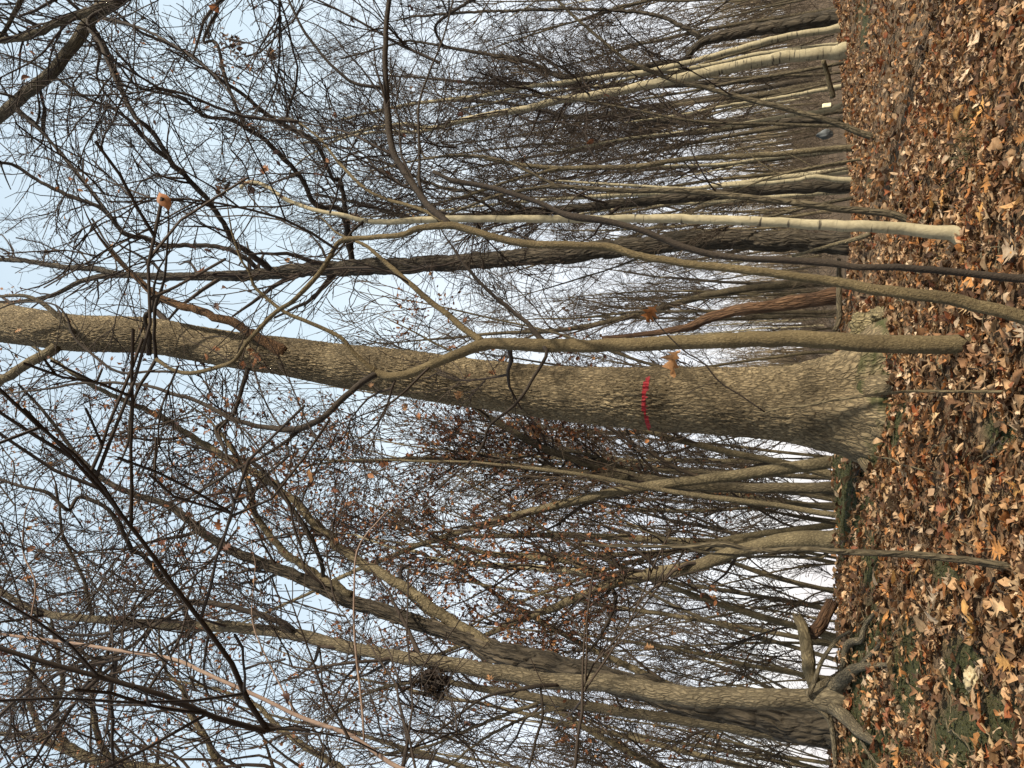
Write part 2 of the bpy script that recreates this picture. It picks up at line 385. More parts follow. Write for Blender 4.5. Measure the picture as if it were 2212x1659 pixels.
def leaves_mesh(pos, size, rg, kinds=('oak', 'redoak', 'beech'), tilt=.5, tones=TONES, tp=TP, hang=False, curl=1.0, nrm=None):
    n = len(pos); Vs, Fs, Cs, o = [], [], [], 0
    which = rg.integers(0, len(kinds), n)
    tone = tones[rg.choice(len(tones), n, p=tp / tp.sum())] * rg.uniform(.5, 1.12, (n, 1)) * np.array([1, .95, .92])
    for ki, kn in enumerate(kinds):
        s = np.where(which == ki)[0]; m_ = len(s)
        if not m_: continue
        sh = leaf_shape(kn); k = len(sh)
        x = sh[:, 0]; w = sh[:, 1]; f = sh[:, 2]
        loc = np.zeros((3, k, 2)); loc[0, :, 0] = x + f; loc[0, :, 1] = w; loc[1, :, 0] = x; loc[2, :, 0] = x + f; loc[2, :, 1] = -w
        L = loc.reshape(-1, 2)[None] * np.ones((m_, 1, 1))
        L[:, :, 1] *= rg.uniform(.75, 1.25, (m_, 1)); L += rg.normal(size=L.shape) * .012
        c1 = rg.normal(0, .55, (m_, 1)) * curl; c2 = rg.uniform(-.1, 1.1, (m_, 1)) * curl; tw = rg.normal(0, .7, (m_, 1)) * curl
        xx, yy = L[:, :, 0] - .5, L[:, :, 1]
        zz = c1 * xx ** 2 + c2 * np.abs(yy) * .8 + tw * xx * yy + rg.normal(size=xx.shape) * .035 * curl
        p = np.stack([xx, yy, zz], -1) * size[s][:, None, None]
        # random rotation
        yaw = rg.uniform(0, 2 * math.pi, m_); tl = np.abs(rg.normal(0, tilt, m_)); ax = rg.uniform(0, 2 * math.pi, m_)
        if hang: tl = rg.uniform(.9, 2.2, m_)
        cy, sy = np.cos(yaw), np.sin(yaw); q = np.stack([p[..., 0] * cy[:, None] - p[..., 1] * sy[:, None], p[..., 0] * sy[:, None] + p[..., 1] * cy[:, None], p[..., 2]], -1)
        u = np.stack([np.cos(ax), np.sin(ax), 0 * ax], 1)[:, None]; ct, st = np.cos(tl)[:, None, None], np.sin(tl)[:, None, None]
        q = q * ct + np.cross(u, q) * st + u * (u * q).sum(-1, keepdims=True) * (1 - ct)
        V = q + pos[s][:, None]
        if not hang:                                      # lay them on, not in, the ground
            low = q[..., 2].min(1); V[..., 2] += (-low * .75)[:, None]
        ids = np.arange(3 * k).reshape(3, k); F = []
        for r_ in (0, 1):
            a, b = ids[r_], ids[r_ + 1]; F.append(np.stack([a[:-1], b[:-1], b[1:], a[1:]], 1))
        F = np.concatenate(F)[None] + (np.arange(m_) * 3 * k)[:, None, None] + o
        Vs.append(V.reshape(-1, 3)); Fs.append(F.reshape(-1, 4)); o += m_ * 3 * k
        tc = np.repeat(tone[s][:, None], 3 * k, 1); rib = np.zeros((3, k)); rib[1] = .12
        tc = tc * (1 + rib.reshape(-1)[None, :, None]); Cs.append(np.concatenate([tc, np.ones((m_, 3 * k, 1))], -1).reshape(-1, 4))
    V = np.concatenate(Vs); F = np.concatenate(Fs); Cc = np.concatenate(Cs)
    return V, F, Cc
def leaf_obj(name, pos, size, rg, parent=None, **k):
    props = k.pop('props', {})
    V, F, Cc = leaves_mesh(np.asarray(pos, float), np.asarray(size, float), rg, **k)
    return obj(name, npmesh(name, V, F, M_LEAF, False, {'tone': ('FLOAT_COLOR', Cc)}), parent, **props)

# ------------------------------------------------------------------ the ground
def mossmask(X, Y):
    p = np.stack([X, Y, X * 0], 1)
    a = X / np.maximum(Y, 1)
    n = fbm(p * .9, 3, 40) + .35 * vnoise(p * 5, 44)
    bias = np.interp(a, [-.6, -.1, .1, .45, .6], [.30, .20, -.42, -.5, -.15])
    near = np.exp(-((Y - 5.6 + a * 2.5) / 1.6) ** 2) * (a < .05) * .35
    far = np.exp(-((Y - 13.5) / 3.0) ** 2) * (a > .2) * .9
    d = np.hypot(X - TX, Y - TY); tr = np.exp(-(d / .75) ** 2) * .7
    q = np.stack([X, Y, gz(X, Y) - CAMZ], 1); dep = np.maximum(q @ FWD, .5); ix = 1106 - FPX * (q @ UPV) / dep; iy = 829.5 - FPX * (q @ RGT) / dep
    sp = 0 * X
    for ex, ey, rx, ry, k_ in MOSSY: sp = np.maximum(sp, k_ * np.clip(1.5 - np.hypot((ix - ex) / rx, (iy - ey) / ry), 0, 1) * (Y > 2))
    return np.clip((n * .55 + bias + tr + sp * 1.2 - .42) * 3.0, 0, 1)
MOSSY = [(1845, 1070, 48, 130, 1), (1885, 1205, 26, 60, 1), (1905, 1350, 40, 55, .8), (1965, 1450, 34, 120, 1), (1900, 1610, 60, 60, 1), (2075, 1600, 60, 60, .9), (2165, 930, 36, 40, .8), (1900, 830, 25, 30, 1), (1935, 905, 30, 45, .8),
         (1850, 1450, 45, 95, 1), (1845, 1590, 40, 50, 1), (2050, 1235, 40, 40, .6), (2080, 1440, 40, 60, .5), (2170, 1560, 40, 60, .6), (1858, 70, 44, 110, .9), (1850, 240, 30, 90, .7), (1865, 380, 24, 50, .7), (2130, 480, 60, 90, .6)]
tp_ = P(1850, 876, 6.6); TX, TY = tp_[0], tp_[1]
rows_, cols_ = 230, 260
ty = np.concatenate([np.linspace(-12, 2.5, 18)[:-1], np.linspace(2.5, 20, 150)[:-1], 20 * (900 / 20) ** np.linspace(0, 1, 64)])
sx = np.linspace(-1, 1, cols_); sx = np.sign(sx) * np.abs(sx) ** 1.35
GY = np.repeat(ty[:, None], cols_, 1); GX = sx[None] * (np.maximum(GY, 0) * 1.3 + 9)
gv = np.stack([GX.ravel(), GY.ravel(), gz(GX.ravel(), GY.ravel())], 1)
gi = np.arange(len(gv)).reshape(len(ty), cols_)
gf = np.stack([gi[:-1, :-1], gi[:-1, 1:], gi[1:, 1:], gi[1:, :-1]], -1).reshape(-1, 4)
mm_ = mossmask(gv[:, 0], gv[:, 1])
gm, n, b = mat('forest_floor')
at = N(n, 'ShaderNodeAttribute', attribute_name='moss')
tc = N(n, 'ShaderNodeTexCoord')
no = N(n, 'ShaderNodeTexNoise'); no.inputs['Scale'].default_value = 22; no.inputs['Detail'].default_value = 9; no.inputs['Roughness'].default_value = .75
n.links.new(tc.outputs['Object'], no.inputs['Vector'])
soil = ramp(n, no.outputs[0], [(.3, (.035, .024, .015)), (.5, (.10, .066, .038)), (.62, (.19, .13, .078)), (.75, (.30, .21, .13))])
nm = N(n, 'ShaderNodeTexNoise'); nm.inputs['Scale'].default_value = 60; nm.inputs['Detail'].default_value = 6
n.links.new(tc.outputs['Object'], nm.inputs['Vector'])
mossc = ramp(n, nm.outputs[0], [(.35, (.020, .023, .008)), (.6, (.048, .050, .017)), (.75, (.11, .09, .04))])
mx = N(n, 'ShaderNodeMixRGB'); n.links.new(at.outputs['Fac'], mx.inputs[0]); n.links.new(soil, mx.inputs[1]); n.links.new(mossc, mx.inputs[2])
n.links.new(mx.outputs[0], b.inputs['Base Color'])
bp = N(n, 'ShaderNodeBump'); bp.inputs['Strength'].default_value = 1; bp.inputs['Distance'].default_value = .03
n.links.new(no.outputs[0], bp.inputs['Height']); n.links.new(bp.outputs[0], b.inputs['Normal'])
b.inputs['Roughness'].default_value = .95
ground = obj('ground', npmesh('ground', gv, gf, gm, True, {'moss': ('FLOAT_COLOR', np.stack([mm_] * 3 + [mm_ * 0 + 1], 1))}))
ground['kind'] = 'structure'

# leaf litter: far and small first as one mass, then the large ones one by one
lr = np.random.default_rng(21)
def scatter(n, y0, y1, amax=.62, thin=.80):
    Y = np.sqrt(lr.uniform(y0 ** 2, y1 ** 2, n)); a = lr.uniform(-amax, amax, n); X = a * Y
    keep = lr.uniform(size=n) > thin * mossmask(X, Y); return X[keep], Y[keep]
LP, LS = [], []
for n_, y0, y1, smin, smax, kinds in ((21000, 2.6, 7.5, .035, .105, None), (33000, 7.5, 20, .05, .11, None)):
    X, Y = scatter(n_, y0, y1); s = lr.uniform(smin, smax, len(X)) * lr.uniform(.75, 1.15, len(X))
    z = gz(X, Y) + lr.uniform(0, .045, len(X))
    LP.append(np.stack([X, Y, z], 1)); LS.append(s)
leaf_obj('leaf_litter', LP[0], LS[0], lr, kinds=('oaklet', 'beechlet', 'oaklet'), tilt=.38, curl=1.1, props={'kind': 'stuff', 'label': 'dry brown leaves covering the near slope', 'category': 'fallen leaves'})
leaf_obj('leaf_litter', LP[1], LS[1], lr, kinds=('small',), tilt=.5, curl=1.2, props={'kind': 'stuff', 'label': 'dry brown leaves covering the far part of the slope', 'category': 'fallen leaves'})
big_tones = np.array([[.50, .25, .085], [.46, .33, .19], [.40, .175, .06], [.54, .40, .22], [.27, .12, .065], [.55, .32, .11], [.50, .40, .28], [.34, .21, .12]])
bt_p = np.array([.19, .16, .12, .16, .07, .10, .12, .08])
X, Y = scatter(285, 2.9, 6.2, .60, .15)
sz = lr.uniform(.10, .165, len(X))
for i in range(len(X)):
    zz = gz1(X[i], Y[i]) + .045
    V, F, Cc = leaves_mesh(np.zeros((1, 3)), sz[i:i + 1], lr, kinds=(('oak', 'redoak', 'redoak', 'beech')[i % 4],), tilt=.25, tones=big_tones, tp=bt_p, curl=.7)
    o = obj('leaf', npmesh('leaf', V, F, M_LEAF, False, {'tone': ('FLOAT_COLOR', Cc)}), ground); o.location = (X[i], Y[i], zz)

# moss and dead grass blades
def blades(name, X, Y, h, wd, cols, label, cat, lean=.4, z0=0.0, m=None):
    n = len(X); z = gz(X, Y) + z0; b0 = np.stack([X, Y, z], 1)
    az = lr.uniform(0, 2 * math.pi, n); d = np.stack([np.cos(az), np.sin(az), 0 * az], 1) * (wd[:, None] / 2)
    ln = np.stack([lr.normal(0, lean, n), lr.normal(0, lean, n), np.ones(n)], 1); ln /= np.linalg.norm(ln, axis=1, keepdims=True)
    mid = b0 + ln * h[:, None] * .55; bend = np.stack([lr.normal(0, lean, n), lr.normal(0, lean, n), .3 + 0 * az], 1) * h[:, None] * .5
    tip = mid + bend
    V = np.stack([b0 - d, b0 + d, mid + d * .7, mid - d * .7, tip + d * .1, tip - d * .1], 1)
    F = np.array([[0, 1, 2, 3], [3, 2, 4, 5]])[None] + (np.arange(n) * 6)[:, None, None]
    c = cols[lr.integers(0, len(cols), n)] * lr.uniform(.7, 1.2, (n, 1)); c = np.concatenate([np.repeat(c[:, None], 6, 1), np.ones((n, 6, 1))], -1)
    return obj(name, npmesh(name, V.reshape(-1, 3), F.reshape(-1, 4), M_LEAF, False, {'tone': ('FLOAT_COLOR', c.reshape(-1, 4))}), None, label=label, category=cat)
n_ = 170000; Y = np.sqrt(lr.uniform(2.7 ** 2, 9.5 ** 2, n_)); X = lr.uniform(-.6, .6, n_) * Y
k = lr.uniform(size=n_) < mossmask(X, Y) ** 1.5 * .8; X, Y = X[k], Y[k]
o = blades('moss', X, Y, lr.uniform(.008, .026, len(X)) * (.5 + .8 * np.clip(vnoise(np.stack([X * 9, Y * 9, X * 0], 1), 4) + .5, 0, 1)), lr.uniform(.004, .011, len(X)), np.array([[.030, .036, .011], [.05, .055, .018], [.085, .075, .03], [.035, .04, .015]]), 'dark green moss patches on the bank', 'moss'); o['kind'] = 'stuff'
def tuft(x, y, n, h, cols, label, spread=.09):
    g = GP(x, y); X = g[0] + lr.normal(0, spread, n); Y = g[1] + lr.normal(0, spread, n)
    o = blades('grass_tuft', X, Y, lr.uniform(h * .5, h, n), lr.uniform(.003, .006, n), cols, label, 'grass', lean=.6); o['kind'] = 'stuff'
GREENS = np.array([[.075, .075, .028], [.055, .06, .022], [.17, .14, .07], [.11, .10, .045]])
DRY = np.array([[.42, .34, .17], [.34, .27, .14], [.25, .19, .10]])
tuft(2110, 300, 150, .22, GREENS, 'green grass tuft among dry leaves on the open slope')
tuft(2050, 508, 60, .12, GREENS, 'small green grass tuft near the foot of the pale smooth tree')
tuft(1812, 95, 110, .30, DRY, 'dry yellow grass clump at the foot of the spotted pale trunk', .16)
tuft(1985, 1640, 70, .12, GREENS, 'short grass on the mossy bank beside the spreading roots')

# ------------------------------------------------------------------ traced trees
def relief(name, rows, m, parent, sides, K, cell, deep, seed=0, lump=.05):
    """a stem whose bark plates and furrows are cut into the mesh"""
    r = catmull(rows, K); P_ = r[None, :, :3]; T, A, B = frames(P_); th = np.linspace(0, 2 * math.pi, sides, endpoint=False); c, s_ = np.cos(th), np.sin(th)
    L = np.concatenate([[0], np.cumsum(np.linalg.norm(np.diff(P_[0], axis=0), axis=1))]); r0 = r[:, 3].mean()
    nrm = A[0][:, None] * c[:, None] + B[0][:, None] * s_[:, None]
    bc = np.stack(np.broadcast_arrays(r0 * c[None], r0 * s_[None], L[:, None]), -1).reshape(-1, 3)
    w = np.stack([vnoise(bc / cell[0] * .35 + k * 9, 60 + seed) for k in range(3)], 1)
    d1, d2 = worley((bc + w * cell[0] * .5) / np.array([cell[0], cell[0], cell[1]]), 70 + seed); e = np.clip((d2 - d1) / .32, 0, 1)
    q = np.stack(np.broadcast_arrays(c[None] * 1.3, s_[None] * 1.3, L[:, None] * 1.6 + seed), -1).reshape(-1, 3)
    rad = r[:, 3][:, None] * (1 + lump * fbm(q, 2, seed).reshape(K, sides)) + (-deep * (1 - e) + deep * .15 * fbm(bc / cell[0] * 1.5, 2, 9)).reshape(K, sides) * np.clip(r[:, 3] / r0, .3, 1)[:, None]
    V = P_[0][:, None] + nrm * rad[..., None]; i = np.arange(K * sides).reshape(K, sides); a = i[:-1]; b = i[1:]
    F = np.stack([a, np.roll(a, -1, 1), np.roll(b, -1, 1), b], -1).reshape(-1, 4)
    return obj(name, npmesh(name, V.reshape(-1, 3), F, m, True, {'bark': ('FLOAT_VECTOR', bc)}), parent)
TREES = {}; FEET = {}
def make_spray(seed):
    rg = np.random.default_rng(seed); K = 9; p = np.zeros((1, K, 3)); d = np.array([0, 0, 1.])
    for k in range(1, K): d = d + rg.normal(0, .16, 3); d[2] = max(d[2], .75); d /= np.linalg.norm(d); p[0, k] = p[0, k - 1] + d / (K - 1)
    r = np.linspace(.0085, .0035, K)[None]
    a = grow(p, r, 9, rg, .08, 1., (28, 58), absl=(.2, .75), up=.08, K=6, wig=.12, rr=.6, rmin=.0036)
    b = grow(*a, 6.5, rg, .15, 1., (28, 58), absl=(.08, .34), up=.04, K=4, wig=.16, rr=.7, rmin=.0029)
    c = grow(*b, 3, rg, .3, 1., (28, 60), absl=(.03, .10), up=.0, K=2, wig=.22, rr=.8, rmin=.0024)
    V, F, B = pack(((p, r), a, b, c), (4, 3, 3, 3)); STAT['twigs'] += len(F) * 2
    return npmesh('twig', V, F, M_TWIG, True), np.concatenate([a[0][:, -1], b[0][:, -1]])
SPRAYS = [make_spray(300 + i) for i in range(12)]
def put_sprays(root, base, P_, R_, per_m, rg, cap=280, smin=.5, smax=1.5, t0=.1, up=.15):
    q = grow(P_, R_, per_m, rg, t0, 1., (25, 70), absl=(smin, smax), up=up, K=2, wig=.02)
    pos = q[0][:, 0]; dr = q[0][:, 1] - pos; n = len(pos); tips = []
    for i in (rg.permutation(n)[:cap] if n else []):
        me, tp0 = SPRAYS[int(rg.integers(0, len(SPRAYS)))]; l = float(np.linalg.norm(dr[i]))
        o = bpy.data.objects.new('twig', me); C.objects.link(o); o.parent = root
        M = (Vector(dr[i]).to_track_quat('Z', 'Y').to_matrix() @ Matrix.Rotation(float(rg.uniform(0, 6.28)), 3, 'Z'))
        o.matrix_basis = Matrix.Translation(Vector(pos[i] - base)) @ M.to_4x4() @ Matrix.Scale(l, 4)
        tips.append((tp0 * l) @ np.array(M).T + pos[i])
    return np.concatenate(tips) if tips else np.zeros((0, 3))
def tree(name, label, m, Y, trunk, branches=(), twig=1.0, sides=12, tw=None, lump=.07, group=None, leaves=0, up=.12, cat='tree', lv=None, leafsz=(.05, .09), ground_=True, twm=None, prefix=None, nleafobj=0, tmin=.35, sprays=1.0, rel=None, wsc=1.0):
    """trunk: trace base->tip; branches: (trace base->tip, Y0, Y1[, material])"""
    sd = len(TREES) + 3; rg = np.random.default_rng(100 + sd)
    if ground_ and not isinstance(trunk, np.ndarray) and 1812 < trunk[0][0] < 2215 and 0 < trunk[0][1] < 1659:
        g_ = GP(trunk[0][0], trunk[0][1])
        if g_ is not None and abs(g_[1] - Y) < 3: dY = float(g_[1]) - Y; Y += dY; branches = [(b_[0], b_[1] + dY, b_[2] + dY, *b_[3:]) for b_ in branches]
    rows = trunk if isinstance(trunk, np.ndarray) else trace(trunk, Y, None if tw is None else tw, ground_, wig=.0 if m is M_OAK else .15, seed=sd)
    base = np.array([rows[0, 0], rows[0, 1], gz1(rows[0, 0], rows[0, 1])])
    root = thing(name, label, cat, group, base)
    def loc(r): q = np.array(r, float); q[..., :3] -= base; return q
    if not (prefix and prefix(root, rows, base)):
        if rel: relief('trunk', loc(rows), m, root, *rel, seed=sd)
        else: wood('trunk', loc(rows), m, root, sides, True, lump, sd)
    paths = [(rows, tmin)]
    for i, br in enumerate(branches):
        r = trace(br[0], br[1], br[2], False, wig=.35, seed=sd * 9 + i)
        r[:, 3] *= wsc
        if br[0][-1][2] * 1.0 > 2.4:                       # carry the limb on to a thin end
            d = r[-1, :3] - r[-3, :3]; d /= np.linalg.norm(d) + 1e-9; L_ = min(1.2, r[-1, 3] * 60); e = [r[-1]]
            for k in range(1, 9):
                d = d + rg.normal(0, .12, 3); d /= np.linalg.norm(d); e.append(np.array([*(e[-1][:3] + d * L_ / 8), max(.0015, r[-1, 3] * (1 - k / 8.5))]))
            r = np.vstack([r, e[1:]])
        paths.append((r, .12))
        wood('branch', loc(r), br[3] if len(br) > 3 else m, root, 8 if r[:, 3].max() > .012 else 5, True, .08, sd + i * 3)
    # twigs grown from every limb
    l1p, l1r = [], []
    for r, t0 in paths:
        p, q = rs(r[None, :, :3], 24), rs(r[None, :, 3], 24)
        a = grow(p, q, 2.4 * twig, rg, t0, 1.0, (30, 70), absl=(.35 * max(1, Y / 7), 1.3 * min(1.9, max(1, Y / 5))), up=up, K=8, wig=.17, rr=.42, rmin=.003)
        l1p.append(a[0]); l1r.append(a[1])
    l1 = (np.concatenate(l1p), np.concatenate(l1r))
    if len(l1[0]):
        V, F, B = pack((l1,), (4,)); STAT['twigs'] += len(F) * 2
        obj('side_branches', npmesh('side_branches', V - base, F, twm or M_TWIG, True), root, kind='stuff')
        tips = put_sprays(root, base, l1[0], l1[1], 1.6 * sprays, rg, cap=min(290, int(112 * sprays) + 12))
        if leaves:
            tips = tips[rg.permutation(len(tips))[:leaves]]
            s = rg.uniform(*leafsz, len(tips))
            hi = min(nleafobj, len(tips))
            if len(tips) > hi: leaf_obj('leaves', tips[hi:] - base, s[hi:], rg, root, kinds=('small',) if Y > 8 else ('oaklet', 'beechlet'), hang=True, tones=HT, tp=HTP, props={'kind': 'stuff'})
            for i in range(hi):
                V, F, Cc = leaves_mesh(np.zeros((1, 3)), s[i:i + 1] * 1.25, rg, kinds=('redoak', 'beech'), hang=True, tones=HT, tp=HTP)
                o = obj('leaf', npmesh('leaf', V, F, M_LEAF, False, {'tone': ('FLOAT_COLOR', Cc)}), root); o.location = tips[i] - base
    TREES[name + str(sd)] = (root, base); FEET[name + str(sd)] = float(rows[:3, 3].max()); return root
HT = np.array([[.20, .085, .038], [.28, .13, .055], [.12, .055, .034], [.36, .20, .085], [.08, .045, .034]]); HTP = np.array([.3, .25, .2, .1, .15])

# --- the big marked oak, with its bark in relief
def big_trunk(root, rows, base):
    K = 660; sides = 290
    r = catmull(rows, K); P_ = r[None, :, :3] - base; R_ = r[None, :, 3]
    T, A, B = frames(P_); th = np.linspace(0, 2 * math.pi, sides, endpoint=False); c, s = np.cos(th), np.sin(th)
    L = np.concatenate([[0], np.cumsum(np.linalg.norm(np.diff(P_[0], axis=0), axis=1))])
    zz = P_[0, :, 2]
    fl = np.clip(1 - zz / .75, 0, 1) ** 1.6
    lob = .16 * np.cos(3 * th + .6) + .10 * np.cos(5 * th + 2.0) + .05 * np.cos(8 * th)
    q = np.stack(np.broadcast_arrays(c[None] * 1.2, s[None] * 1.2, L[:, None] * .9), -1).reshape(-1, 3)
    big = fbm(q, 2, 3).reshape(K, sides)
    rad = R_[0][:, None] * (1 + fl[:, None] * lob[None] + .006 * big)
    # swollen knot on the right side
    X_ = P_[0][:, None] + (A[0][:, None] * c[:, None] + B[0][:, None] * s[:, None])
    nrm = (A[0][:, None] * c[:, None] + B[0][:, None] * s[:, None])
    kz = P(1437, 790, float(base[1]))[2] - base[2]
    rad += .028 * np.exp(-((zz[:, None] - kz) / .17) ** 2) * np.clip(nrm[..., 0] * .9 - nrm[..., 1] * .5, 0, 1) ** 2
    r0 = R_.mean()
    bc = np.stack(np.broadcast_arrays(r0 * c[None], r0 * s[None], L[:, None]), -1).reshape(-1, 3)
    w = np.stack([vnoise(bc * 11, 60), vnoise(bc * 11, 61), vnoise(bc * 5, 62)], 1)
    w2 = np.stack([vnoise(bc * 30, 63), vnoise(bc * 30, 64), vnoise(bc * 20, 65)], 1)
    pw = bc + w * .018 + w2 * .006
    d1, d2 = worley(pw / np.array([.023, .023, .26]), 70)
    e = np.clip((d2 - d1) / .30, 0, 1)
    d1b, d2b = worley((bc + w2 * .008) / np.array([.018, .018, .045]), 80)
    e2 = np.clip((d2b - d1b) / .35, 0, 1)
    n = fbm(bc * 40, 2, 90)
    dsp = (-.027 * (1 - e) * (.65 + .5 * vnoise(bc * 3.1, 95)) - .005 * (1 - e2) + .003 * n).reshape(K, sides)
    fade = np.interp(L, [0, .3, L[-1] * .75, L[-1]], [.7, 1, 1, .6])
    V = P_[0][:, None] + nrm * (rad + dsp * fade[:, None])[..., None]
    idx = np.arange(K * sides).reshape(K, sides); a = idx[:-1]; b = idx[1:]
    F = np.stack([a, np.roll(a, -1, 1), np.roll(b, -1, 1), b], -1)
    obj('trunk', npmesh('trunk', V.reshape(-1, 3), F.reshape(-1, 4), M_OAK, True, {'bark': ('FLOAT_VECTOR', bc)}), root)
    # red paint stroke lying on the bark
    cz = CAMZ - base[2]
    Wd = V + base - np.array([0, 0, CAMZ]); dep = Wd @ FWD
    px = 1106 - FPX * (Wd @ UPV) / dep; py = 829.5 - FPX * (Wd @ RGT) / dep
    yc = np.array([812, 830, 850, 870, 890, 910, 930]); xc = np.array([1399.5, 1395.5, 1392.5, 1391.5, 1393, 1397, 1404]); wc = np.array([5.8, 7.6, 7.2, 7, 6.8, 6.2, 4.5])
    ragged = vnoise(bc * 55, 33).reshape(K, sides) * .7
    inside = (np.abs(px - np.interp(py, yc, xc)) < np.interp(py, yc, wc) + ragged) & (py > 813) & (py < 932) & ((nrm[..., 1] * 1 + 0) < .25)
    fm = inside.reshape(-1)[F.reshape(-1, 4)].all(1)
    Fp = F.reshape(-1, 4)[fm]; u, inv = np.unique(Fp, return_inverse=True)
    Vp = (V + nrm * .0018).reshape(-1, 3)[u]
    pm, n_, b_ = mat('red_marking_paint'); tcx = N(n_, 'ShaderNodeTexCoord'); nz = N(n_, 'ShaderNodeTexNoise'); nz.inputs['Scale'].default_value = 40; nz.inputs['Detail'].default_value = 5
    n_.links.new(tcx.outputs['Object'], nz.inputs['Vector']); n_.links.new(ramp(n_, nz.outputs[0], [(.35, (.13, .005, .008)), (.65, (.30, .012, .018))]), b_.inputs['Base Color']); b_.inputs['Roughness'].default_value = .6
    obj('paint_mark', npmesh('paint_mark', Vp, inv.reshape(-1, 4), pm, True), root, label='curved red paint stroke across the bark')
    # surface roots spreading from the flare
    Yb = float(base[1])
    for pts, y0, y1 in (([(1835, 945, 90), (1860, 978, 60), (1880, 1010, 34), (1895, 1045, 14)], Yb - .15, Yb - .4), ([(1835, 765, 70), (1860, 738, 45), (1885, 715, 20)], Yb - .1, Yb - .25),
                        ([(1842, 850, 90), (1880, 838, 56), (1908, 830, 24)], Yb - .3, Yb - .65), ([(1842, 905, 80), (1880, 922, 48), (1905, 940, 18)], Yb - .25, Yb - .6)):
        rr_ = trace(pts, y0, y1); g = gz(rr_[:, 0], rr_[:, 1]); rr_[:, 2] = np.minimum(rr_[:, 2], g + rr_[:, 3] * .35); rr_[:, :3] -= base
        wood('root', rr_, M_OAK, root, 14, True, .14, 4)
    return True
T1 = [(1884, 873, 285), (1866, 874, 262), (1835, 875, 232), (1808, 875, 212), (1775, 874, 194), (1741, 873, 178), (1700, 872, 166), (1675, 870, 157), (1575, 868, 150), (1475, 863, 144), (1404, 862, 138), (1337, 858, 132), (1237, 852, 122),
      (1171, 846, 116), (1071, 834, 108), (1004, 826, 106), (904, 811, 106), (837, 801, 99), (737, 790, 96), (637, 773, 86), (567, 764, 82), (500, 755, 80), (417, 741, 78), (333, 726, 78), (250, 722, 80), (167, 720, 80), (83, 709, 82), (0, 697, 86), (-100, 684, 80)]
tree('oak_tree', 'massive leaning oak with furrowed bark and a curved red paint stroke', M_OAK, 6.6, T1, [
    ([(618, 762, 34), (590, 745, 26), (567, 733, 21), (500, 697, 19), (400, 663, 17), (333, 636, 16), (290, 595, 11)], 6.45, 6.2, M_RUST),
    ([(125, 745, 26), (107, 763, 24), (60, 788, 22), (0, 823, 20), (-70, 850, 16)], 6.5, 6.2, M_TAN),
    ([(322, 765, 12), (322, 745, 11), (322, 722, 10), (312, 685, 9), (330, 665, 7), (333, 640, 6)], 6.25, 6.0, M_DARK),
    ([(540, 785, 11), (513, 870, 9), (500, 900, 8), (467, 925, 7), (477, 960, 5)], 6.5, 6.0, M_DARK),
    ([(160, 720, 12), (110, 668, 12), (60, 640, 8), (0, 640, 6)], 6.2, 6.0, M_GREY),
], twig=.35, prefix=big_trunk, tmin=.55)

# --- slender maple-like tree with scaly bark right of the oak
tree('slender_tree', 'straight slender tree with scaly bark pictured just above the paint-marked oak', M_MAPLE, 4.75, [(2098, 744, 44), (2050, 744, 41), (1900, 745, 40), (1800, 737, 38), (1700, 733, 36), (1608, 734, 35), (1475, 738, 31), (1404, 742, 31), (1271, 747, 28), (1171, 745, 30), (1071, 743, 25), (1037, 746, 27), (1010, 756, 24), (970, 773, 22), (904, 800, 20), (847, 813, 19), (813, 805, 18)], [
    ([(1040, 738, 18), (1020, 722, 15), (954, 670, 13), (871, 600, 11), (831, 566, 10), (790, 530, 8), (750, 515, 6)], 4.75, 5.0),
    ([(1175, 738, 14), (1150, 710, 11), (1137, 696, 10), (1071, 643, 9), (1014, 583, 7), (985, 545, 5)], 4.75, 5.1, M_DARK),
    ([(1175, 750, 9), (1181, 766, 8), (1150, 820, 7), (1120, 866, 7), (1057, 920, 6), (1047, 953, 6), (1020, 993, 5), (980, 1026, 4), (930, 1075, 3)], 4.7, 4.3, M_DARK),
    ([(815, 806, 16), (787, 786, 12), (757, 756, 11), (737, 730, 10), (700, 710, 9), (660, 693, 9), (617, 676, 8), (580, 646, 8), (550, 620, 7), (537, 586, 6), (520, 560, 5), (500, 500, 4)], 4.75, 4.4),
    ([(818, 807, 15), (804, 812, 13), (770, 836, 13), (737, 863, 13), (700, 900, 13), (643, 926, 14), (567, 923, 11), (500, 903, 10), (433, 870, 9), (383, 853, 8), (300, 830, 7), (180, 828, 6), (100, 840, 5), (0, 851, 4)], 4.75, 4.2, M_DARK),
    ([(650, 926, 9), (623, 950, 7), (567, 986, 7), (500, 1020, 6), (400, 1080, 5), (377, 1093, 4), (330, 1120, 3)], 4.6, 4.2, M_DARK),
    ([(643, 926, 8), (620, 960, 6), (623, 985, 6), (567, 1033, 5), (547, 1073, 4), (520, 1110, 3)], 4.6, 4.3, M_DARK),
    ([(500, 903, 7), (473, 930, 6), (483, 965, 5)], 4.5, 4.4, M_DARK),
], twig=.55, sides=18, rel=(40, 520, (.012, .045), .0035), leaves=80, nleafobj=40, leafsz=(.05, .08), tmin=.5)

